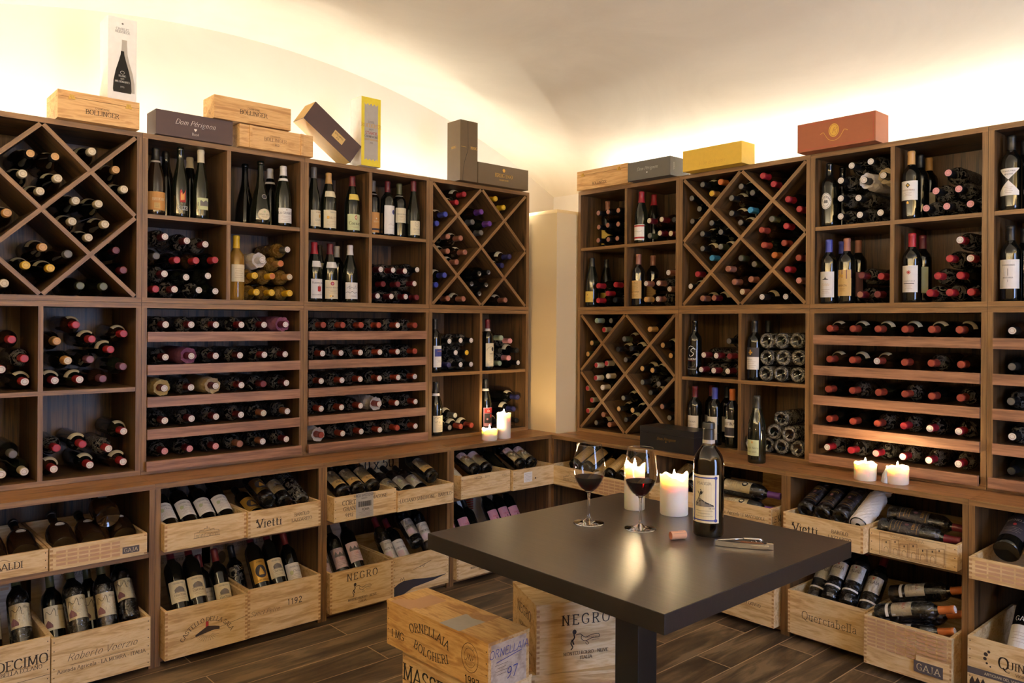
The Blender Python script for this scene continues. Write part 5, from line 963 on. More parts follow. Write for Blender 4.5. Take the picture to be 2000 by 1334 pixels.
def fill(c, *bs):
    """(x, y, z, tilt, yaw, label, cap, film) for each bottle, left to right"""
    n = {}
    for b in bs: n[b[5]] = n.get(b[5], 0) + 1
    seen = {}
    for x, y, z, tilt, yaw, lk, cap, film in bs:
        k = seen[lk] = seen.get(lk, -1) + 1
        sh = SHAPE_OF.get(lk, 'B'); plainb = lk is None
        d = '%s bottle' % (LDESC[lk] if lk else 'white-paper-wrapped' if film == 'paper' else 'film-wrapped unlabelled')
        label = '%s in the %s' % (d, CDESC[c]) if n[lk] == 1 else '%s, %s from left in the %s' % (d, ORD[k], CDESC[c])
        g = 'bottle_brown' if lk == 'decan' else 'bottle_black'
        bottle(label, sh, g, lean(c, x, y, z, tilt, yaw), cap if isinstance(cap, str) else cap[0] if cap else None, cap[1] if isinstance(cap, tuple) else None, None, 'bottles in the ' + CDESC[c],
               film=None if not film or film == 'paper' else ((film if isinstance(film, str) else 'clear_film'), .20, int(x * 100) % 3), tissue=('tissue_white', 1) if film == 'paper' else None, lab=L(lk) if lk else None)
fill('1ul', (.180, .075, .060, 18, 0, 'decan', 'k', 0), (.281, .07, .058, 18, 0, 'decan', 'k', 0))
fill('1ur', (.065, .075, .062, 20, 0, 'decan', 'k', 0), (.165, .075, .062, 16, 0, 'decan', 'k', 0), (.223, .09, .150, 12, 0, 'decan', 'k', 0), (.281, .075, .062, 16, 0, 'decan', 'k', 0))
fill('1ll', (.11, .10, .13, 59.5, 0, 'em', 'ol', 1), (.19, .18, .09, 64, 0, 'em', 'ol', 0), (.275, .10, .14, 56, 0, 'em', 'ol', 1))
fill('1lr', (.050, .155, .09, 62, 0, 'em', 'ol', 0), (.115, .07, .14, 56, -3, 'em', 'ol', 1), (.185, .17, .09, 64, 0, 'em', 'ol', 0), (.215, .08, .125, 62, 0, 'em', 'ol', 1), (.295, .085, .17, 46, 0, 'em', 'ol', 1))
fill('2ul', (.052, .062, .058, 30, 0, 'white', 'k', 0), (.132, .062, .06, 30, 0, 'white', 'k', 0), (.212, .062, .058, 30, 0, 'white', 'k', 0), (.288, .062, .06, 30, 0, 'white', 'k', 0))
fill('2ur', (.085, .07, .05, 18, 0, 'angel', 'k', 0), (.125, .075, .128, 18.5, 0, 'angel', 'k', 1), (.205, .075, .110, 22, 0, 'house', 'k', 1), (.287, .075, .105, 23, 0, None, 'k', 'film_dark'))
fill('2ll', (.095, .085, .135, 57, 0, 'house', 'dr', 0), (.172, .085, .14, 56, 0, 'house', 'dr', 0), (.235, .15, .05, 62, 0, 'white', 'dr', 0), (.285, .085, .085, 60, 0, 'house', 'dr', 0))
fill('2lr', (.053, .17, .06, 60, 0, None, 'k', 'film_dark'), (.11, .085, .145, 54, 0, 'angel', 'dr', 0), (.19, .085, .145, 54, 0, 'house', 'dr', 0), (.275, .085, .10, 58, 0, 'white', 'dr', 0))
fill('3ul', (.085, .062, .115, 21, 0, 'two', 'k', 1), (.168, .062, .118, 20.5, 0, 'two', 'k', 1), (.250, .062, .118, 20.5, 0, 'two', 'k', 1))
fill('3ur', (.055, .07, .048, 20, 0, 'house', 'k', 1), (.132, .07, .050, 20, 0, 'white', 'k', 1), (.212, .07, .050, 18, 0, 'white', 'k', 1), (.262, .075, .128, 18.5, 0, 'two', 'k', 1))
fill('3ll', (.05, .11, .09, 52, 0, 'pink', 'k', 0), (.128, .09, .115, 52, 0, 'pink', 'k', 1), (.21, .09, .13, 52, 0, 'pink', 'k', 0))
fill('3lr', (.068, .085, .105, 47, 0, 'lynch', 'dr', 1), (.146, .085, .10, 42, 0, 'lynch', 'dr', 0), (.208, .085, .205, 37, 0, 'lynch', 'k', 1), (.29, .085, .16, 49, 0, 'lynch', 'k', 1))
fill('4ul', (.055, .07, .055, 28, 0, 'mauve', 'k', 0), (.155, .068, .12, 20, 0, 'mauve', 'k', 1), (.236, .068, .118, 20.5, 0, 'mauve', 'k', 1), (.291, .07, .05, 20, 0, 'mauve', 'k', 1))
fill('4ur', (.055, .10, .052, 28, 0, None, 'k', 0), (.125, .068, .115, 21, 0, 'mauve', 'k', 1), (.21, .068, .115, 21, 0, 'mauve', 'k', 1))
fill('4ll', (.075, .09, .12, 52, 0, 'rose', 'k', 0), (.165, .09, .14, 54, 0, 'rose', 'k', 0), (.26, .12, .10, 56, 0, None, 'k', 0))
fill('4lr', (.06, .12, .14, 54, 0, 'rose', 'k', 0), (.14, .12, .145, 54, 0, 'rose', 'k', 0), (.22, .12, .14, 54, 0, 'rose', 'k', 0))
fill('R1ul', (.115, .09, .10, 24.5, 0, 'parch', 'k', 0), (.215, .09, .10, 24.5, 0, 'parch', 'k', 0), (.291, .09, .055, 24, 0, 'parch', 'k', 0))
fill('R1ur', (.06, .075, .09, 26.5, 0, 'parch', 'k', 0), (.145, .075, .09, 26.5, 0, 'parch', 'k', 0), (.23, .075, .09, 26.5, 0, 'parch', 'k', 0))
fill('R2ul', (.09, .08, .10, 24.5, 0, 'parch', 'k', 1), (.19, .08, .10, 24.5, 0, 'seal', 'k', 1), (.28, .08, .06, 30, 0, 'parch', 'k', 1))
fill('R3ul', (.065, .068, .115, 21, 0, 'dark', 'k', 1), (.143, .068, .112, 22, 0, 'dark', 'k', 1), (.222, .068, .115, 21, 0, 'dark', 'k', 1), (.300, .068, .098, 24, 0, None, 'w', 'paper'))
fill('R3ll', (.071, .10, .13, 46, 0, 'band', 'dr', 1), (.149, .085, .16, 46, 0, 'band', 'dr', 1), (.227, .085, .16, 46, 0, 'band', 'dr', 1), (.303, .085, .13, 46, 0, 'band', 'dr', 1))
fill('R4ul', (.10, .075, .105, 21, 0, 'bigdark', 'k', 0), (.205, .075, .09, 24, 0, 'bigdark', 'k', 1))
fill('R4ll', (.135, .10, .135, 49.5, 0, 'big', 'k', 0), (.245, .10, .13, 51, 0, 'big', 'k', 0))
# bottles lying sideways across their crates: (x, y, z of the base), rise, swing
def across(c, *bs):
    for j, (x, y, z, rise, swing, lk, cap, film, label) in enumerate(bs):
        M = lean(c, x, y, z, rise, 90 - swing, .55)
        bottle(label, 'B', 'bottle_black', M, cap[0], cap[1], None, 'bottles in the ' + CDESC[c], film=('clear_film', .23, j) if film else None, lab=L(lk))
across('R2ur', (.022, .075, .062, 3, 4, 'seal', ('pu', 'w'), 1, 'lower cream dark-seal-label bottle with purple capsule, behind the table bottle'), (.018, .10, .148, -2, 6, 'seal', ('pu', 'pu'), 1, 'upper cream dark-seal-label bottle with purple capsule, behind the table bottle'))
across('R3ur', (.0162, .068, .098, 0, 2, 'dark', ('dr', 'dr'), 1, 'front film-wrapped dark-label bottle with red capsule, street-drawing crate'), (.0145, .16, .135, -2, 2, 'dark', ('dr', 'dr'), 1, 'rear film-wrapped dark-label bottle with red capsule, street-drawing crate'))
across('R3lr', (.0246, .21, .232, 18, 0, 'rosso', ('or', 'or'), 1, 'topmost orange-capped bottle lying in the deep slate-nameplate crate'), (.0246, .075, .185, 18, 2, 'rosso', ('or', 'w'), 1, 'front orange-capped bottle with white label, deep slate-nameplate crate'), (.0246, .17, .146, 18, 0, 'rosso', ('or', 'or'), 1, 'middle rear orange-capped bottle in the deep slate-nameplate crate'), (.0246, .075, .100, 18, 2, 'rosso', ('or', 'w'), 1, 'lower white-ended orange-capped bottle in the deep slate-nameplate crate'), (.0246, .17, .060, 18, 0, 'rosso', ('or', 'or'), 1, 'lowest rear orange-capped bottle in the deep slate-nameplate crate'))

# ------------------------------------------------------------ gift boxes on top of the racks
def giftbox(name, loc, rz, w, d, h, label, mat, art=(), cat='gift box', tilt=0., seam=None, lipc=None, face=None, extra=None, smat=None):
    t = thing(name, label, cat, loc, rz, 'boxes on top of the racks'); t.rotation_euler = (Matrix.Rotation(rz, 3, 'Z') @ Matrix.Rotation(tilt, 3, 'Y')).to_euler()
    k = .78 if seam == 'h' else 1
    body = MB(); body.box(0, w, 0, d, 0, h * k - (.0008 if seam == 'h' else 0), smat or mat, mat).build('box_body', t, False, .0012)
    if seam == 'h': MB().box(0, w, 0, d, h * k + .0004, h, smat or mat, mat).build('lid', t, False, .0012)
    if art: draw(MB(), art, lambda x, y, o: (w / 2 + x, -o, h / 2 + y)).build('lettering', t)
    if extra: extra(t, w, d, h)
    return t
TOPZ = 2.1985
def clasps(xs):
    def f(t, w, d, h):
        for x in xs:
            mb = MB().box(x - .012, x + .012, -.003, 0, h * .70, h * .78, 'brass').box(x - .008, x + .008, -.003, 0, h * .79, h * .87, 'brass').box(x - .003, x + .003, -.005, -.002, h * .72, h * .84, 'brass')
            mb.build('brass_clasp', t)
    return f
boll = lambda s=1., m='ink': [T_(.014 * s, .007 * s, 'CHAMPAGNE', 'serif', m), T_(-.004 * s, .018 * s, 'BOLLINGER', 'serif', m)]
giftbox('wooden_gift_box', (.040, -2.786, TOPZ), PI / 2, .305, .19, .112, 'wooden box with two brass clasps under the tall white carton', 'boxwood', [(a[0], a[1] + .01, a[2] - .012, *a[3:]) for a in boll()], seam='h', extra=clasps((.05, .262)))
def window(t, w, d, h):
    P = [(0, .012), (.045, .012), (.0455, .02), (.044, .06), (.036, .11), (.022, .16), (.014, .20), (.0115, .25), (.0115, .27)]
    cut = lambda s, dz: [(x, h * .08 + z * s + dz) for x, z in P]
    mb = MB(); O = cut(.84, 0)
    L_ = [(w * .56 - x * .82, z) for x, z in O]; Rr = [(w * .56 + x * .92, z) for x, z in O]
    for (a, b, c, e) in zip(L_, L_[1:], Rr, Rr[1:]): mb.face([(a[0], -.0006, a[1]), (c[0], -.0006, c[1]), (e[0], -.0006, e[1]), (b[0], -.0006, b[1])], 'lab_grey')
    mb.build('window_opening', t)
    B = [(0, h * .1), (.034, h * .1), (.036, h * .13), (.034, h * .24), (.026, h * .36), (.014, h * .48), (.007, h * .56), (.006, h * .60)]
    mb = MB()
    for (r0, z0), (r1, z1) in zip(B, B[1:]):
        x = w * .50; mb.face([(x - r0, -.0012, z0), (x + r0, -.0012, z0), (x + r1, -.0012, z1), (x - r1, -.0012, z1)], 'bottle_black')
    draw(mb, [T_(0, .007, 'BLANC', 'serif', 'ink_white'), T_(-.012, .006, 'DES', 'serif', 'ink_white'), T_(-.024, .007, 'MILLENAIRES', 'serif', 'ink_white'), T_(-.046, .006, '1995', 'serif', 'ink_white'), ring_art('ink_white', .001, 0, .014, .008, .006)], lambda x, y, o: (w * .5 + x, -.0013 - o, h * .3 + y))
    mb.build('bottle_picture', t)
giftbox('champagne_carton', (.020, -2.600, TOPZ + .1125), PI / 2, .112, .12, .345, 'tall white carton with bottle-shaped window, standing on a wooden box', 'card_white', [T_(.126, .009, 'CHARLES', 'serif', 'ink_grey'), T_(.114, .009, 'HEIDSIECK', 'serif', 'ink_grey'), ('e', 'ink_grey', 0, .148, .004, .004)], extra=window)
giftbox('gift_box', (.020, -2.409, TOPZ), PI / 2, .335, .12, .107, 'dark brown gift box between the two wooden boxes, left wall', 'card_brown', [('t', 0, .014, .022, 'Dom Pérignon', 'script', 'paper'), ('k', 'paper', [(-.006, -.012, -.008), (0, -.02, -.008), (.006, -.012, -.008)]), T_(-.032, .011, 'Rosé', 'serif', 'paper')])
t5 = giftbox('wooden_gift_box', (.032, -2.047, TOPZ), PI / 2, .368, .12, .103, 'pale wooden box lying beneath another wooden box, left wall', 'boxwood', [(a[0], a[1] - .01, a[2] + .004, *a[3:]) for a in boll(.9, 'ink_faint')] + [T_(-.022, .010, 'R.D.', 'serif', 'ink')], extra=lambda t, w, d, h: [MB().box(x, x + .012, -.006, .0, 0, h, 'boxwood').build('corner_batten', t) for x in (.046, w - .066)])
giftbox('wooden_gift_box', (.034, -2.165, TOPZ + .1095), PI / 2, .368, .13, .104, 'wooden box resting bridge-like on the dark box and pale box', 'boxwood', boll(1.05, 'ink_black'))
giftbox('gift_box', (.036, -1.474, TOPZ + .004), PI / 2, .315, .11, .112, 'dark brown gift box leaning at a slant against the yellow carton', 'card_brown', [('r', 'lab_parchment', .0, -.018, .07, .020), T_(.008, .008, 'BOLLINGER', 'serif', 'ink', .035), T_(-.006, .008, 'R.D.', 'serif', 'ink', .035)], smat='lab_parchment') .name
LEAN = bpy.data.objects[[o.name for o in bpy.data.objects if o.get('label', '').startswith('dark brown gift box leaning')][0]]
_a = math.radians(35.2)
LEAN.rotation_euler = (Matrix.Rotation(PI / 2, 3, 'Z') @ Matrix.Rotation(_a, 3, 'Y')).to_euler()
LEAN.location = (.036, -1.4755 - .315 * math.cos(_a), TOPZ + .315 * math.sin(_a) + .001)
rag = [(-.040 + .08 * i / 12, -.148 + .005 * (i % 3), .146 - .006 * ((i * 5) % 3)) for i in range(13)]
giftbox('champagne_carton', (.036, -1.412, TOPZ), PI / 2, .115, .11, .352, 'tall yellow carton with torn-edged white panel', 'card_lemon', [('k', 'lab_grey', rag), T_(.05, .010, 'LOUIS', 'serif', 'ink_grey'), T_(.032, .018, 'ROEDERER', 'serif', 'ink_gold'), T_(.012, .008, 'BRUT', 'serif', 'ink_grey'), T_(-.006, .014, 'STARCK', 'serif', 'ink_red'), T_(-.024, .010, 'CHAMPAGNE', 'serif', 'ink'), T_(-.040, .009, 'BRUT NATURE', 'serif', 'ink_gold'), T_(-.056, .007, '2006', 'serif', 'ink_grey')], smat='card_white')
def krugseam(t, w, d, h):
    P = [(w * .42, h), (w * .44, h * .62), (w * .42, h * .5), (w * .24, h * .3), (w * .16, h * .1), (w * .15, 0)]
    draw(MB(), [('c', 'ink_black', .0025, [(x - w / 2, z - h / 2) for x, z in P])], lambda x, y, o: (w / 2 + x, -o, h / 2 + y)).build('opening_seam', t)
    draw(MB(), [T_(.02, .012, 'KRUG', 'serif', 'gold_foil')], lambda x, y, o: (-o, d / 2 - x, h / 2 + y)).build('lettering', t)
giftbox('champagne_carton', (.045, -.781, TOPZ), PI / 2, .126, .12, .342, 'tall bronze-brown carton with curved seam, near the corner', 'card_krug', [T_(.02, .014, 'KRUG', 'serif', 'gold_foil', .036), ('l', 'gold_foil', .001, [(-.058, .02), (-.02, .02)])], extra=krugseam)
giftbox('gift_box', (.047, -.652, TOPZ), PI / 2, .392, .14, .121, 'bronze-grey gift box with gold 1990 lettering by the corner', 'card_krug', [('k', 'gold_foil', [(-.010, .030, .038), (-.004, .024, .044), (0, .020, .042), (.004, .024, .044), (.010, .030, .038)]), T_(.002, .021, 'KRUG 1990', 'serif', 'gold_foil'), T_(-.024, .008, 'CHAMPAGNE', 'serif', 'gold_foil', 0, 2)])
giftbox('wooden_gift_box', (.2395, -.036, TOPZ), 0, .400, .13, .114, 'small wooden box with brass clasps above the corner rack, right wall', 'boxwood', [T_(-.012, .007, 'CHAMPAGNE', 'serif', 'ink_faint', -.02), T_(-.028, .016, 'BOLLINGER', 'serif', 'ink', -.02)], seam='h', extra=clasps((.048, .33)))
giftbox('gift_box', (.658, -.062, TOPZ), 0, .294, .17, .103, 'dark grey gift box between the wooden and yellow boxes', 'card_grey', [('t', -.01, .008, .018, 'Dom Pérignon', 'script', 'paper'), ('e', 'paper', -.01, -.016, .004, .005)], seam='s', extra=lambda t, w, d, h: draw(MB(), [('t', 0, .0, .016, 'Dom', 'script', 'ink_white')], lambda x, y, o: (w + o, .035 + y, h / 2 + x)).build('lettering', t))
giftbox('gift_box', (1.041, -.072, TOPZ), 0, .352, .12, .109, 'golden yellow gift box on the right wall racks', 'card_yellow', [('t', 0, -.024, .020, 'Ville de Reims', 'script', 'ink_gold')])
giftbox('gift_box', (1.687, -.070, TOPZ), 0, .363, .13, .131, 'large rust-orange gift box with gold oval crest', 'card_rust', [('e', 'gold_foil', -.006, .012, .024, .030), ring_art('card_rust', .0016, -.006, .012, .019, .025), T_(.012, .024, 'R', 'script', 'card_rust', -.006), ('c', 'gold_foil', .0018, [(-.07, .002), (-.055, .008), (-.045, -.006), (-.03, -.026), (-.006, -.034), (.018, -.026), (.033, -.006), (.043, .008), (.058, .002)]), ('l', 'lab_red', .0012, [(-.172, -.056), (.172, -.056), (.172, .056), (-.172, .056), (-.172, -.056)])])

# ------------------------------------------------------------ table
TZ = .775
tx0, tx1, ty0, ty1 = 1.652, 2.518, -2.150, -1.278
t = thing('table', 'square dark wood pedestal table in the middle of the cellar', 'table', ((tx0 + tx1) / 2, (ty0 + ty1) / 2, 0))
hx, hy = (tx1 - tx0) / 2, (ty1 - ty0) / 2
mb = MB().box(-hx, hx, -hy, hy, TZ - .046, TZ, 'table_edge'); mb.m[4] = mb.mi('table_top')
mb.build('table_top', t, False, .0018)
MB().box(-.043, .043, -.043, .043, .012, TZ - .054, 'column_black').build('pedestal_column', t, False, .003)
MB().box(-.20, .20, -.20, .20, TZ - .054, TZ - .046, 'column_black').build('mounting_plate', t)
MB().lathe([(.0001, 0), (.17, 0), (.17, .006), (.16, .012), (.0001, .012)], 'column_black', 32).build('foot_plate', t, .6)
# ---- wine glasses
def glass_mat():
    m, nt, b, N, Lk = nodemat('clear_glass')
    b.inputs['Base Color'].default_value = (1, 1, 1, 1); b.inputs['Roughness'].default_value = 0; b.inputs['IOR'].default_value = 1.47; b.inputs['Transmission Weight'].default_value = 1; MATS['clear_glass'] = m
    m, nt, b, N, Lk = nodemat('thin_glass')
    tr = N('ShaderNodeBsdfTransparent'); tr.inputs[0].default_value = (.97, .97, .96, 1); gl = N('ShaderNodeBsdfGlossy'); gl.inputs['Roughness'].default_value = .01
    mx = N('ShaderNodeMixShader'); lw = N('ShaderNodeLayerWeight'); lw.inputs[0].default_value = .5
    pw = N('ShaderNodeMath'); pw.operation = 'POWER'; pw.inputs[1].default_value = 4.5; Lk(lw.outputs['Facing'], pw.inputs[0])
    fa = N('ShaderNodeMath'); fa.operation = 'MULTIPLY_ADD'; fa.inputs[1].default_value = .8; fa.inputs[2].default_value = .05; Lk(pw.outputs[0], fa.inputs[0])
    Lk(fa.outputs[0], mx.inputs[0]); Lk(tr.outputs[0], mx.inputs[1]); Lk(gl.outputs[0], mx.inputs[2]); Lk(mx.outputs[0], nt.nodes['Material Output'].inputs[0]); MATS['thin_glass'] = m
    m, nt, b, N, Lk = nodemat('red_wine')
    b.inputs['Base Color'].default_value = (.16, .004, .012, 1); b.inputs['Roughness'].default_value = 0; b.inputs['IOR'].default_value = 1.34; b.inputs['Transmission Weight'].default_value = 1
    v = N('ShaderNodeVolumeAbsorption'); v.inputs['Color'].default_value = (.55, .03, .06, 1); v.inputs['Density'].default_value = 60; Lk(v.outputs[0], nt.nodes['Material Output'].inputs['Volume']); MATS['red_wine'] = m
glass_mat()
def bowl(z):
    P = [(.0045, .098), (.012, .101), (.022, .109), (.033, .121), (.0425, .137), (.0485, .155), (.0505, .170), (.0495, .187), (.0462, .208), (.0415, .230), (.0385, .246)]
    for (r0, a), (r1, b) in zip(P, P[1:]):
        if a <= z <= b: return r0 + (r1 - r0) * (z - a) / (b - a)
def wineglass(x, y, label, level):
    t = thing('wine_glass', label, 'wine glass', (x, y, TZ + .0006), 0, 'red wine glasses on the table')
    out = [(.0001, .0), (.046, .0), (.0478, .0012), (.0470, .0026), (.030, .0055), (.014, .0095), (.0070, .015), (.0046, .026), (.0040, .05), (.0040, .075), (.0050, .092), (.0085, .0985), (.0150, .1015), (.022, .1062), (.033, .1180), (.0425, .1345), (.0485, .1535), (.0505, .1700), (.0495, .187), (.0462, .208), (.0415, .230), (.0388, .2455), (.0382, .2460)]
    inn = [(.0379, .2455), (.0406, .230), (.0453, .208), (.0486, .187), (.0496, .170), (.0476, .1540), (.0414, .1358), (.0318, .1195), (.0210, .1082), (.0120, .1042), (.0001, .1030)]
    # thin blown bowl, then the solid stem and foot
    MB().lathe([(r, z) for r, z in out[13:-1]], 'thin_glass', 56).build('bowl', t, True)
    rim = [(.0386 + .0006 * math.cos(2 * PI * i / 8), .2457 + .0006 * math.sin(2 * PI * i / 8)) for i in range(9)]
    MB().lathe(rim, 'clear_glass', 56).build('rim', t, True)
    MB().lathe(out[:13] + [(.0130, .1020), (.008, .1012), (.0001, .1010)], 'clear_glass', 48).build('stem_and_foot', t, .8)
    inn = inn[:-3] + [(.0215, .1068), (.0140, .1024), (.0001, .1018)]
    iw = [(r - .00035, z) for r, z in inn[::-1] if z < level]
    iw[0] = (.0001, .1020)
    def ri(z):
        q = inn[::-1]
        for (r0, a), (r1, b) in zip(q, q[1:]):
            if a <= z <= b: return r0 + (r1 - r0) * (z - a) / (b - a)
    iw = [(r, z + .0003) for r, z in iw] + [(ri(level) - .0005, level), (.0001, level)]
    MB().lathe(iw, 'red_wine', 40).build('red_wine', t, .7)
wineglass(1.883, -1.700, 'glass of red wine farther from the wine bottle', .146)
wineglass(2.031, -1.631, 'glass of red wine nearer the wine bottle, before the slimmer candle', .146)
# ---- candles
emit('flame', (1.0, .72, .38), FLAME_POWER)
def wax():
    m, nt, b, N, Lk = nodemat('wax')
    b.inputs['Base Color'].default_value = lin((240, 226, 206)); b.inputs['Roughness'].default_value = .42
    b.inputs['Subsurface Weight'].default_value = .55; b.inputs['Subsurface Radius'].default_value = (.022, .015, .009); b.inputs['Subsurface Scale'].default_value = 1.0
    tc = N('ShaderNodeTexCoord'); n = N('ShaderNodeTexNoise'); n.inputs['Scale'].default_value = 30; bp = N('ShaderNodeBump'); bp.inputs['Strength'].default_value = .15; bp.inputs['Distance'].default_value = .003
    Lk(tc.outputs['Object'], n.inputs['Vector']); Lk(n.outputs[0], bp.inputs['Height']); Lk(bp.outputs[0], b.inputs['Normal']); MATS['wax'] = m
wax()
def candle(x, y, z, r, h, label, seed, rim=.008, drip=False):
    R = random.Random(seed); ph = [R.uniform(0, 6) for _ in range(4)]
    t = thing('candle', label, 'candle', (x, y, z), 0, 'lit white pillar candles')
    n = 40; top = lambda a: h + rim * (math.sin(2 * a + ph[0]) * .6 + math.sin(3 * a + ph[1]) * .5 + math.sin(7 * a + ph[2]) * .3)
    mb = MB(); i = mb.mi('wax')
    prof = [(.0, 0, 0), (.96, 0, 0), (1, .003, 0), (1, .35, 1), (1.0, .75, 1), (1.01, .93, 1), (1.03, .985, 1), (.99, 1.0, 1), (.90, .985, 1), (.80, -.010, 2), (.5, -.016, 2), (.0001, -.018, 2)]
    for rr, zz, k in prof:
        for j in range(n):
            a = 2 * PI * j / n; q = r * rr * (1 + (.012 * math.sin(5 * a + ph[3]) if k else 0))
            zt = zz if k == 0 else top(a) * zz if k == 1 else h - rim * 1.2 + zz * (r / .045)
            mb.v.append((q * math.cos(a), q * math.sin(a), zt))
    for k in range(len(prof) - 1):
        for j in range(n): mb.f.append((k * n + j, k * n + (j + 1) % n, (k + 1) * n + (j + 1) % n, (k + 1) * n + j)); mb.m.append(i)
    if drip:
        for q in range(7):
            a = PI + .4 + R.uniform(-.5, .5); rr = r + R.uniform(.002, .014); z1 = R.uniform(.4, .95) * h
            mb.tube([(rr * math.cos(a), rr * math.sin(a), .001), ((rr - .002) * math.cos(a), (rr - .002) * math.sin(a), z1 * .5), (r * .96 * math.cos(a), r * .96 * math.sin(a), z1)], [.011, .0085, .005], 'wax', 8)
    mb.build('wax_body', t, .9)
    z0 = h - rim * 1.2 - .016 * (r / .045)
    MB().tube([(0, 0, z0), (.001, 0, z0 + .008), (.003, 0, z0 + .013)], .0011, 'ink_black', 6).build('wick', t)
    MB().lathe([(.0001, z0 + .010), (.0035, z0 + .013), (.0058, z0 + .020), (.0050, z0 + .028), (.0028, z0 + .037), (.0001, z0 + .046)], 'flame', 12).build('flame', t, True)
    return t
candle(1.852, -1.440, TZ + .0004, .0345, .148, 'lit white candle on the table, seen behind the wine glass', 1, .010)
candle(1.982, -1.397, TZ + .0004, .0455, .128, 'stout lit white candle on the table beside the wine bottle', 2, .010)
WT = .7397
candle(.160, -.650, WT, .044, .062, 'short lit candle on the left worktop, beside the taller one', 3, .006)
candle(.152, -.536, WT, .040, .142, 'tall lit candle on the left worktop by the corner', 4, .007)
candle(2.050, -.150, WT, .045, .072, 'low lit candle on the right worktop, the one nearer the corner', 5, .006)
candle(2.175, -.128, WT, .043, .070, 'low lit candle with heavy wax drips on the right worktop', 6, .007, True)
# ---- bottle on the table
def amber():
    m, nt, b, N, Lk = nodemat('amber_glass')
    b.inputs['Base Color'].default_value = (.10, .045, .012, 1); b.inputs['Roughness'].default_value = .02; b.inputs['IOR'].default_value = 1.5; b.inputs['Transmission Weight'].default_value = 1.0; MATS['amber_glass'] = m
amber()
k = 1.09; tr = .0448
bp = [(.028, .004), (.0415, 0), (.0445, .005), (tr, .02), (tr, .205), (.0440, .218), (.0395, .234), (.0315, .247), (.0235, .257), (.0185, .266), (.0170, .276), (.0162, .312), (.0180, .314), (.0180, .327), (.0162, .331), (.0110, .331)]
inner = [(r - .0035, max(z, .008)) for r, z in bp[2:13]][::-1] + [(.0001, .010)]
t = thing('table_wine_bottle', 'opened red wine bottle standing on the table beside the stout candle', 'wine bottle', (2.200, -1.523, TZ + .0004), math.radians(18))
MB().lathe([(.0001, .012)] + bp + inner, 'amber_glass', 40).build('glass', t, .9)
wn_ = [(.0001, .0106), (.036, .0106), (.0408, .013), (.0409, .172), (.0001, .172)]
MB().lathe(wn_, 'bottle_black', 32).build('wine', t, .7)
MB().lathe([(.0178, .262), (.0174, .277), (.0166, .312), (.0184, .314), (.0184, .327), (.0166, .3316), (.0112, .3318)], 'cap_k', 24).build('capsule', t, .6)
MB().lathe([(.0180, .264), (.0178, .281)], 'lab_grey', 24).build('neck_band', t, True)
picture = [('l', 'ink_blue', .0035, [(-.034, -.062), (.034, -.062), (.034, .062), (-.034, .062), (-.034, -.062)])] + [('e', 'ink_blue', sx * .034, sy * .062, .005, .005) for sx in (-1, 1) for sy in (-1, 1)] + \
    [('c', 'ink_black', .003, [(-.022, -.016), (-.014, -.008), (-.006, -.004), (.004, -.010), (.016, -.014), (.026, -.018)]), ('k', 'ink_grey', [(-.026, -.022, -.012), (-.016, -.022, .004), (-.008, -.022, .000), (.002, -.022, -.006), (.016, -.022, -.012), (.028, -.022, -.018)]), ('c', 'ink_black', .0025, [(-.016, .0), (-.012, .012), (-.006, .016), (-.010, .028)]), ('e', 'ink_black', -.008, .018, .004, .005), ('c', 'ink_black', .0018, [(-.018, .022), (-.012, .014), (-.002, .022)]), ('t', .0, .046, .008, 'PIAGGIA', 'serif', 'ink_grey'), ('t', .022, -.026, .005, '14 vol', 'serif', 'ink')] + lines(-.034, 3, .05, 'ink_grey', .008)
put('label', label_mesh(tr, .042, .182, 1.0, 'lab_cream', picture), t)
mb = MB().lathe([(tr + .0005, .045), (tr + .0005, .175)], 'lab_white', 14, PI / 2 - .9, PI / 2 + .9); draw(mb, lines(.05, 8, .05, 'ink_grey', .012), lambda x, y, o: (-(tr + .0006 + o) * math.sin(x / tr), (tr + .0006 + o) * math.cos(x / tr), .11 + y)); mb.build('back_label', t)
# ---- cork and corkscrew
ct = thing('wine_cork', 'used cork lying on the table in front of the wine bottle', 'cork', (2.177, -1.640, TZ + .0128)); d = Vector((-.004, .086, 0)).normalized()
ct.rotation_euler = (0, PI / 2, math.radians(246.5))
MB().lathe([(.0001, -.024), (.0110, -.024), (.0122, -.022), (.0122, .022), (.0112, .024), (.0001, .024)], 'cork', 20).build('cork_body', ct, .6)
MB().lathe([(.0001, .02415), (.0108, .02415)], 'cork_end', 18).build('stained_end', ct)
mb = MB(); draw(mb, [('t', 0, 0, .011, 'Azzurri', 'script', 'ink_blue'), ('l', 'ink_grey', .0008, [(-.02, .012), (.02, .012)]), ('l', 'ink_grey', .0008, [(-.02, -.012), (.02, -.012)])], lambda x, y, o: (-(.01225 + o) * math.cos(y / .0122), -(.01225 + o) * math.sin(y / .0122), x)); mb.build('lettering', ct)
ks = thing('corkscrew', "folding waiter's corkscrew lying open on the table", 'corkscrew', (2.348, -1.568, TZ + .0005), math.atan2(.087, .134))
mb = MB(); hp = []
for i in range(13):
    x = -.078 + .156 * i / 12; bow = -.006 * math.sin(PI * i / 12); wd = .0055 + .0015 * math.sin(PI * i / 12)
    hp.append((x, bow, wd))
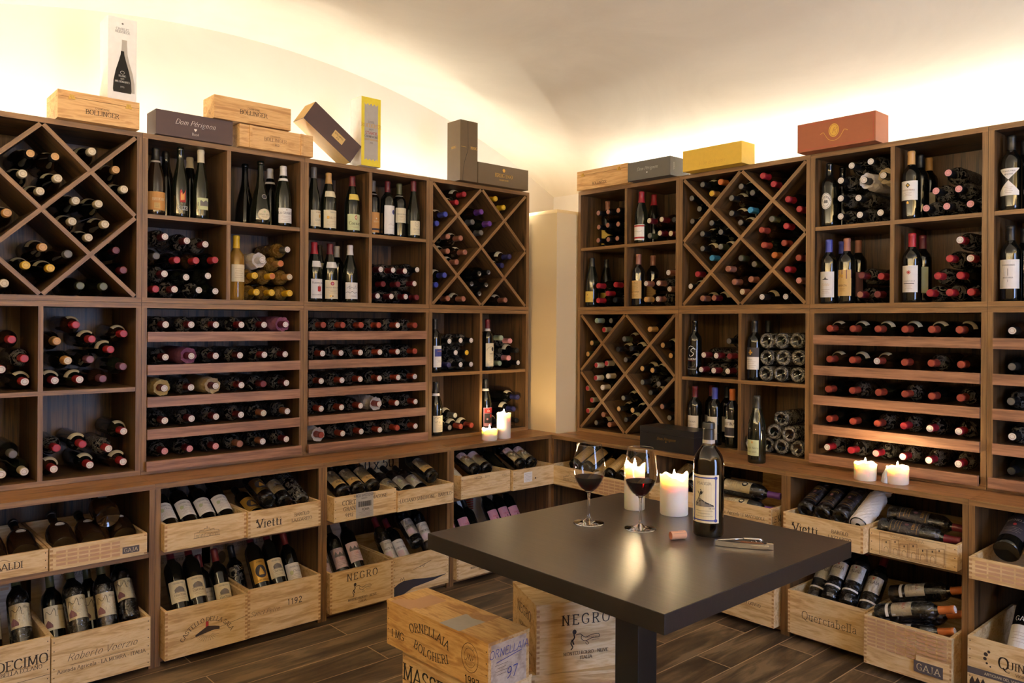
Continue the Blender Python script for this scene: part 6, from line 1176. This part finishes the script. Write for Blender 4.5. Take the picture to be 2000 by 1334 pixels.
for (xa, ba, wa), (xb, bb, wb) in zip(hp, hp[1:]):
    for y0, y1, mt in ((-1, -.42, 'steel'), (.42, 1, 'steel')):
        pa = [(xa, ba + wa * y0, .001), (xa, ba + wa * y1, .001), (xa, ba + wa * y1, .015), (xa, ba + wa * y0, .015)]; pb = [(xb, bb + wb * y0, .001), (xb, bb + wb * y1, .001), (xb, bb + wb * y1, .015), (xb, bb + wb * y0, .015)]
        for q in range(4): mb.face([pa[q], pa[(q + 1) % 4], pb[(q + 1) % 4], pb[q]], mt)
        if xa < -.07: mb.face(pa, mt)
        if xb > .07: mb.face(pb, mt)
mb.build('handle', ks)
mb = MB().box(-.010, .052, -.0085, -.002, .0155, .0175, 'corkwood').box(-.010, .052, .0, .0035, .0155, .0165, 'corkwood'); mb.build('wooden_inlay', ks, False, .0006)
MB().box(.060, .079, -.008, .007, .0005, .0185, 'steel').build('end_bolster', ks, False, .001)
MB().box(-.030, .066, -.0125, -.0095, .004, .011, 'steel').build('foil_knife', ks, False, .0008)
mb = MB(); mb.tube([(-.072, .004, .013), (-.03, .016, .016), (.0, .024, .018)], [.003, .0032, .0034], 'steel', 8).tube([(.0, .024, .018), (.045, .034, .016), (.052, .036, .010)], [.0036, .0046, .004], 'steel', 8); mb.build('lever_arm', ks, True)
mb = MB(); mb.tube([(-.01, .010, .010)] + [(.004 + .0018 * i, .014 + .0042 * math.cos(i * .9) + .0006 * i, .010 + .0042 * math.sin(i * .9)) for i in range(26)], .0012, 'steel', 6); mb.build('spiral', ks, True)

# ------------------------------------------------------------ on the right worktop
t = thing('gift_box', 'black gift box on the right worktop behind the candles', 'gift box', (.875, -.207, WT))
MB().box(0, .342, 0, .150, 0, .086, 'card_black').build('box_body', t, False, .0012)
lp = MB().box(-.0005, .3425, -.0005, .1505, .0865, .118, 'card_black').build('lid', t, False, .0012)
draw(MB(), [('t', .0, .0, .015, 'Dom Pérignon', 'script', 'ink_gold'), ('e', 'ink_gold', 0, -.014, .003, .003)], lambda x, y, o: (.171 + x, -.0005 - o, .062 + y)).build('lettering', t)
draw(MB(), [ring_art('card_grey', .001, 0, 0, .035, .016), ('t', 0, 0, .012, 'Dom', 'script', 'card_grey')], lambda x, y, o: (.171 + x, .07 + y, .118 + o)).build('lettering', lp)
bottle('green bottle with pale square label standing on the right worktop', 'G', 'bottle_green', Matrix.Translation((1.524, -.134, WT)) @ Matrix.Rotation(-.1, 4, 'Z') @ Matrix.Scale(1.06, 4), 'k', 'k', capz=.245, lab=label_mesh(BODYR['G'], .035, .105, .85, 'lab_green', [('e', 'lab_orange', .004, .024, .004, .005), ('t', 0, .0, .010, 'Pinot Nero', 'script', 'ink'), ('t', 0, -.018, .006, 'FRANZ HAAS', 'serif', 'ink_grey')]))

# ------------------------------------------------------------ crates stacked on the floor
def fcrate(name, loc, rz, w, d, h, label, art, side=None, lid=True, mat='pine_old', extra=None, joint='f', smat=None):
    return crate(loc, rz, w, d, h, label, art, joint, mat, side, lid, smat, 'crates stacked on the floor by the table', extra)
a1 = math.radians(2.2)
# Ornellaia box: long side faces the camera (local front), its end panel faces the table
orn = [('a', 'ink_black', -.025, -.226, 'ORNELLAIA', .26, .026, 'serif', 90, True), ('a', 'ink_black', -.015, .224, 'BOLGHERI', .26, .025, 'serif', 270, False), ('t', -.185, -.022, .024, '1 MG', 'serif', 'ink_black'), ring_art('ink', .0016, .165, .012, .036, .042), ring_art('ink', .001, .165, .012, .024, .028), ('a', 'ink', .165, .012, 'ITALIA', .029, .008, 'sans', 90, True), T_(.012, .018, 'JNE', 'script', 'ink', .165), T_(-.052, .024, '1997', 'sans', 'ink_black', .175)]
orn_end = [('t', .0, .038, .022, 'ORNELLAIA', 'hand', 'ink_blue'), ('t', .01, -.028, .032, '97', 'hand', 'ink_blue'), ('l', 'ink_blue', .002, [(-.05, .012), (.05, .024)])] + lines(.004, 4, .05, 'ink', .009, x=-.03)
tape = [('r', 'stencil', -.18, -.06, -.10, .05), ('r', 'lab_grey', .03, -.085, .12, .02), ('k', 'stencil', [(-.22, -.085, -.05), (-.19, -.085, -.03), (-.12, -.085, -.04)]), ('k', 'endgrain', [(.04, .02, .06), (.07, .01, .05), (.12, .02, .085)])]
fcrate('wine_crate', (1.388, -2.118, .3605), a1, .486, .162, .132, 'worn pine crate dated 1997 on top of the floor stack', orn, (1, orn_end), extra=tape, joint='n', smat='pine_grey')
fcrate('wine_crate', (1.445, -2.095, .1805), a1, .42, .16, .170, 'pine crate with huge capitals beneath the crate dated 1997', [('t', -.06, .02, .05, 'MASSETO', 'serif', 'ink_black'), ('c', 'ink', .003, [(-.1, -.05), (-.05, -.02), (0, -.06), (.06, -.02), (.1, -.05)])], mat='pine', joint='n')
fcrate('wine_crate', (1.375, -2.16, 0), a1, .50, .24, .1700, 'lowest pine crate of the floor stack, lid edge showing', None, mat='pine', joint='n')
# NEGRO crate: turned about 66 degrees, front panel faces the camera's right
P0, P1 = Vector((1.511, -1.705)), Vector((1.743, -1.789))
u = Vector((.41, .91)).normalized(); rzn = math.atan2(u.y, u.x)
dep = (P0 - P1).length
negro_side = [T_(.058, .030, 'NEGRO', 'serif', 'ink', 0, 1.5), T_(.008, .012, 'ROERO ARNEIS'), T_(-.012, .012, 'Roero')] + [('c', 'ink', .002, [(-.08, -.02), (-.03, -.03), (.02, -.05), (.08, -.06)]), ('c', 'ink', .003, [(.02, -.06), (.05, -.07), (.06, -.095)])]
fcrate('wine_crate', (P1.x, P1.y, .2785), rzn, .34, dep, .212, 'lidded pine crate with cherub print on the floor stack under the table edge', [(a[0], *a[1:]) for a in negro], (0, negro_side), mat='pine', extra=[T_(.03, .014, 'ISA NERO', 'serif', 'ink_faint', -.08), ring_art('ink_faint', .003, .02, -.06, .05, .02), ring_art('stencil', .003, -.02, .01, .08, .03)])
fcrate('wine_crate', (P1.x - .012, P1.y - .010, 0), rzn - .12, .36, dep + .02, .2675, 'pine crate of brick grid print beneath the lidded cherub crate', grid(-.16, .16, -.11, .11, 8, 13), (0, grid(-.11, .11, -.11, .11, 6, 13)), mat='pine')
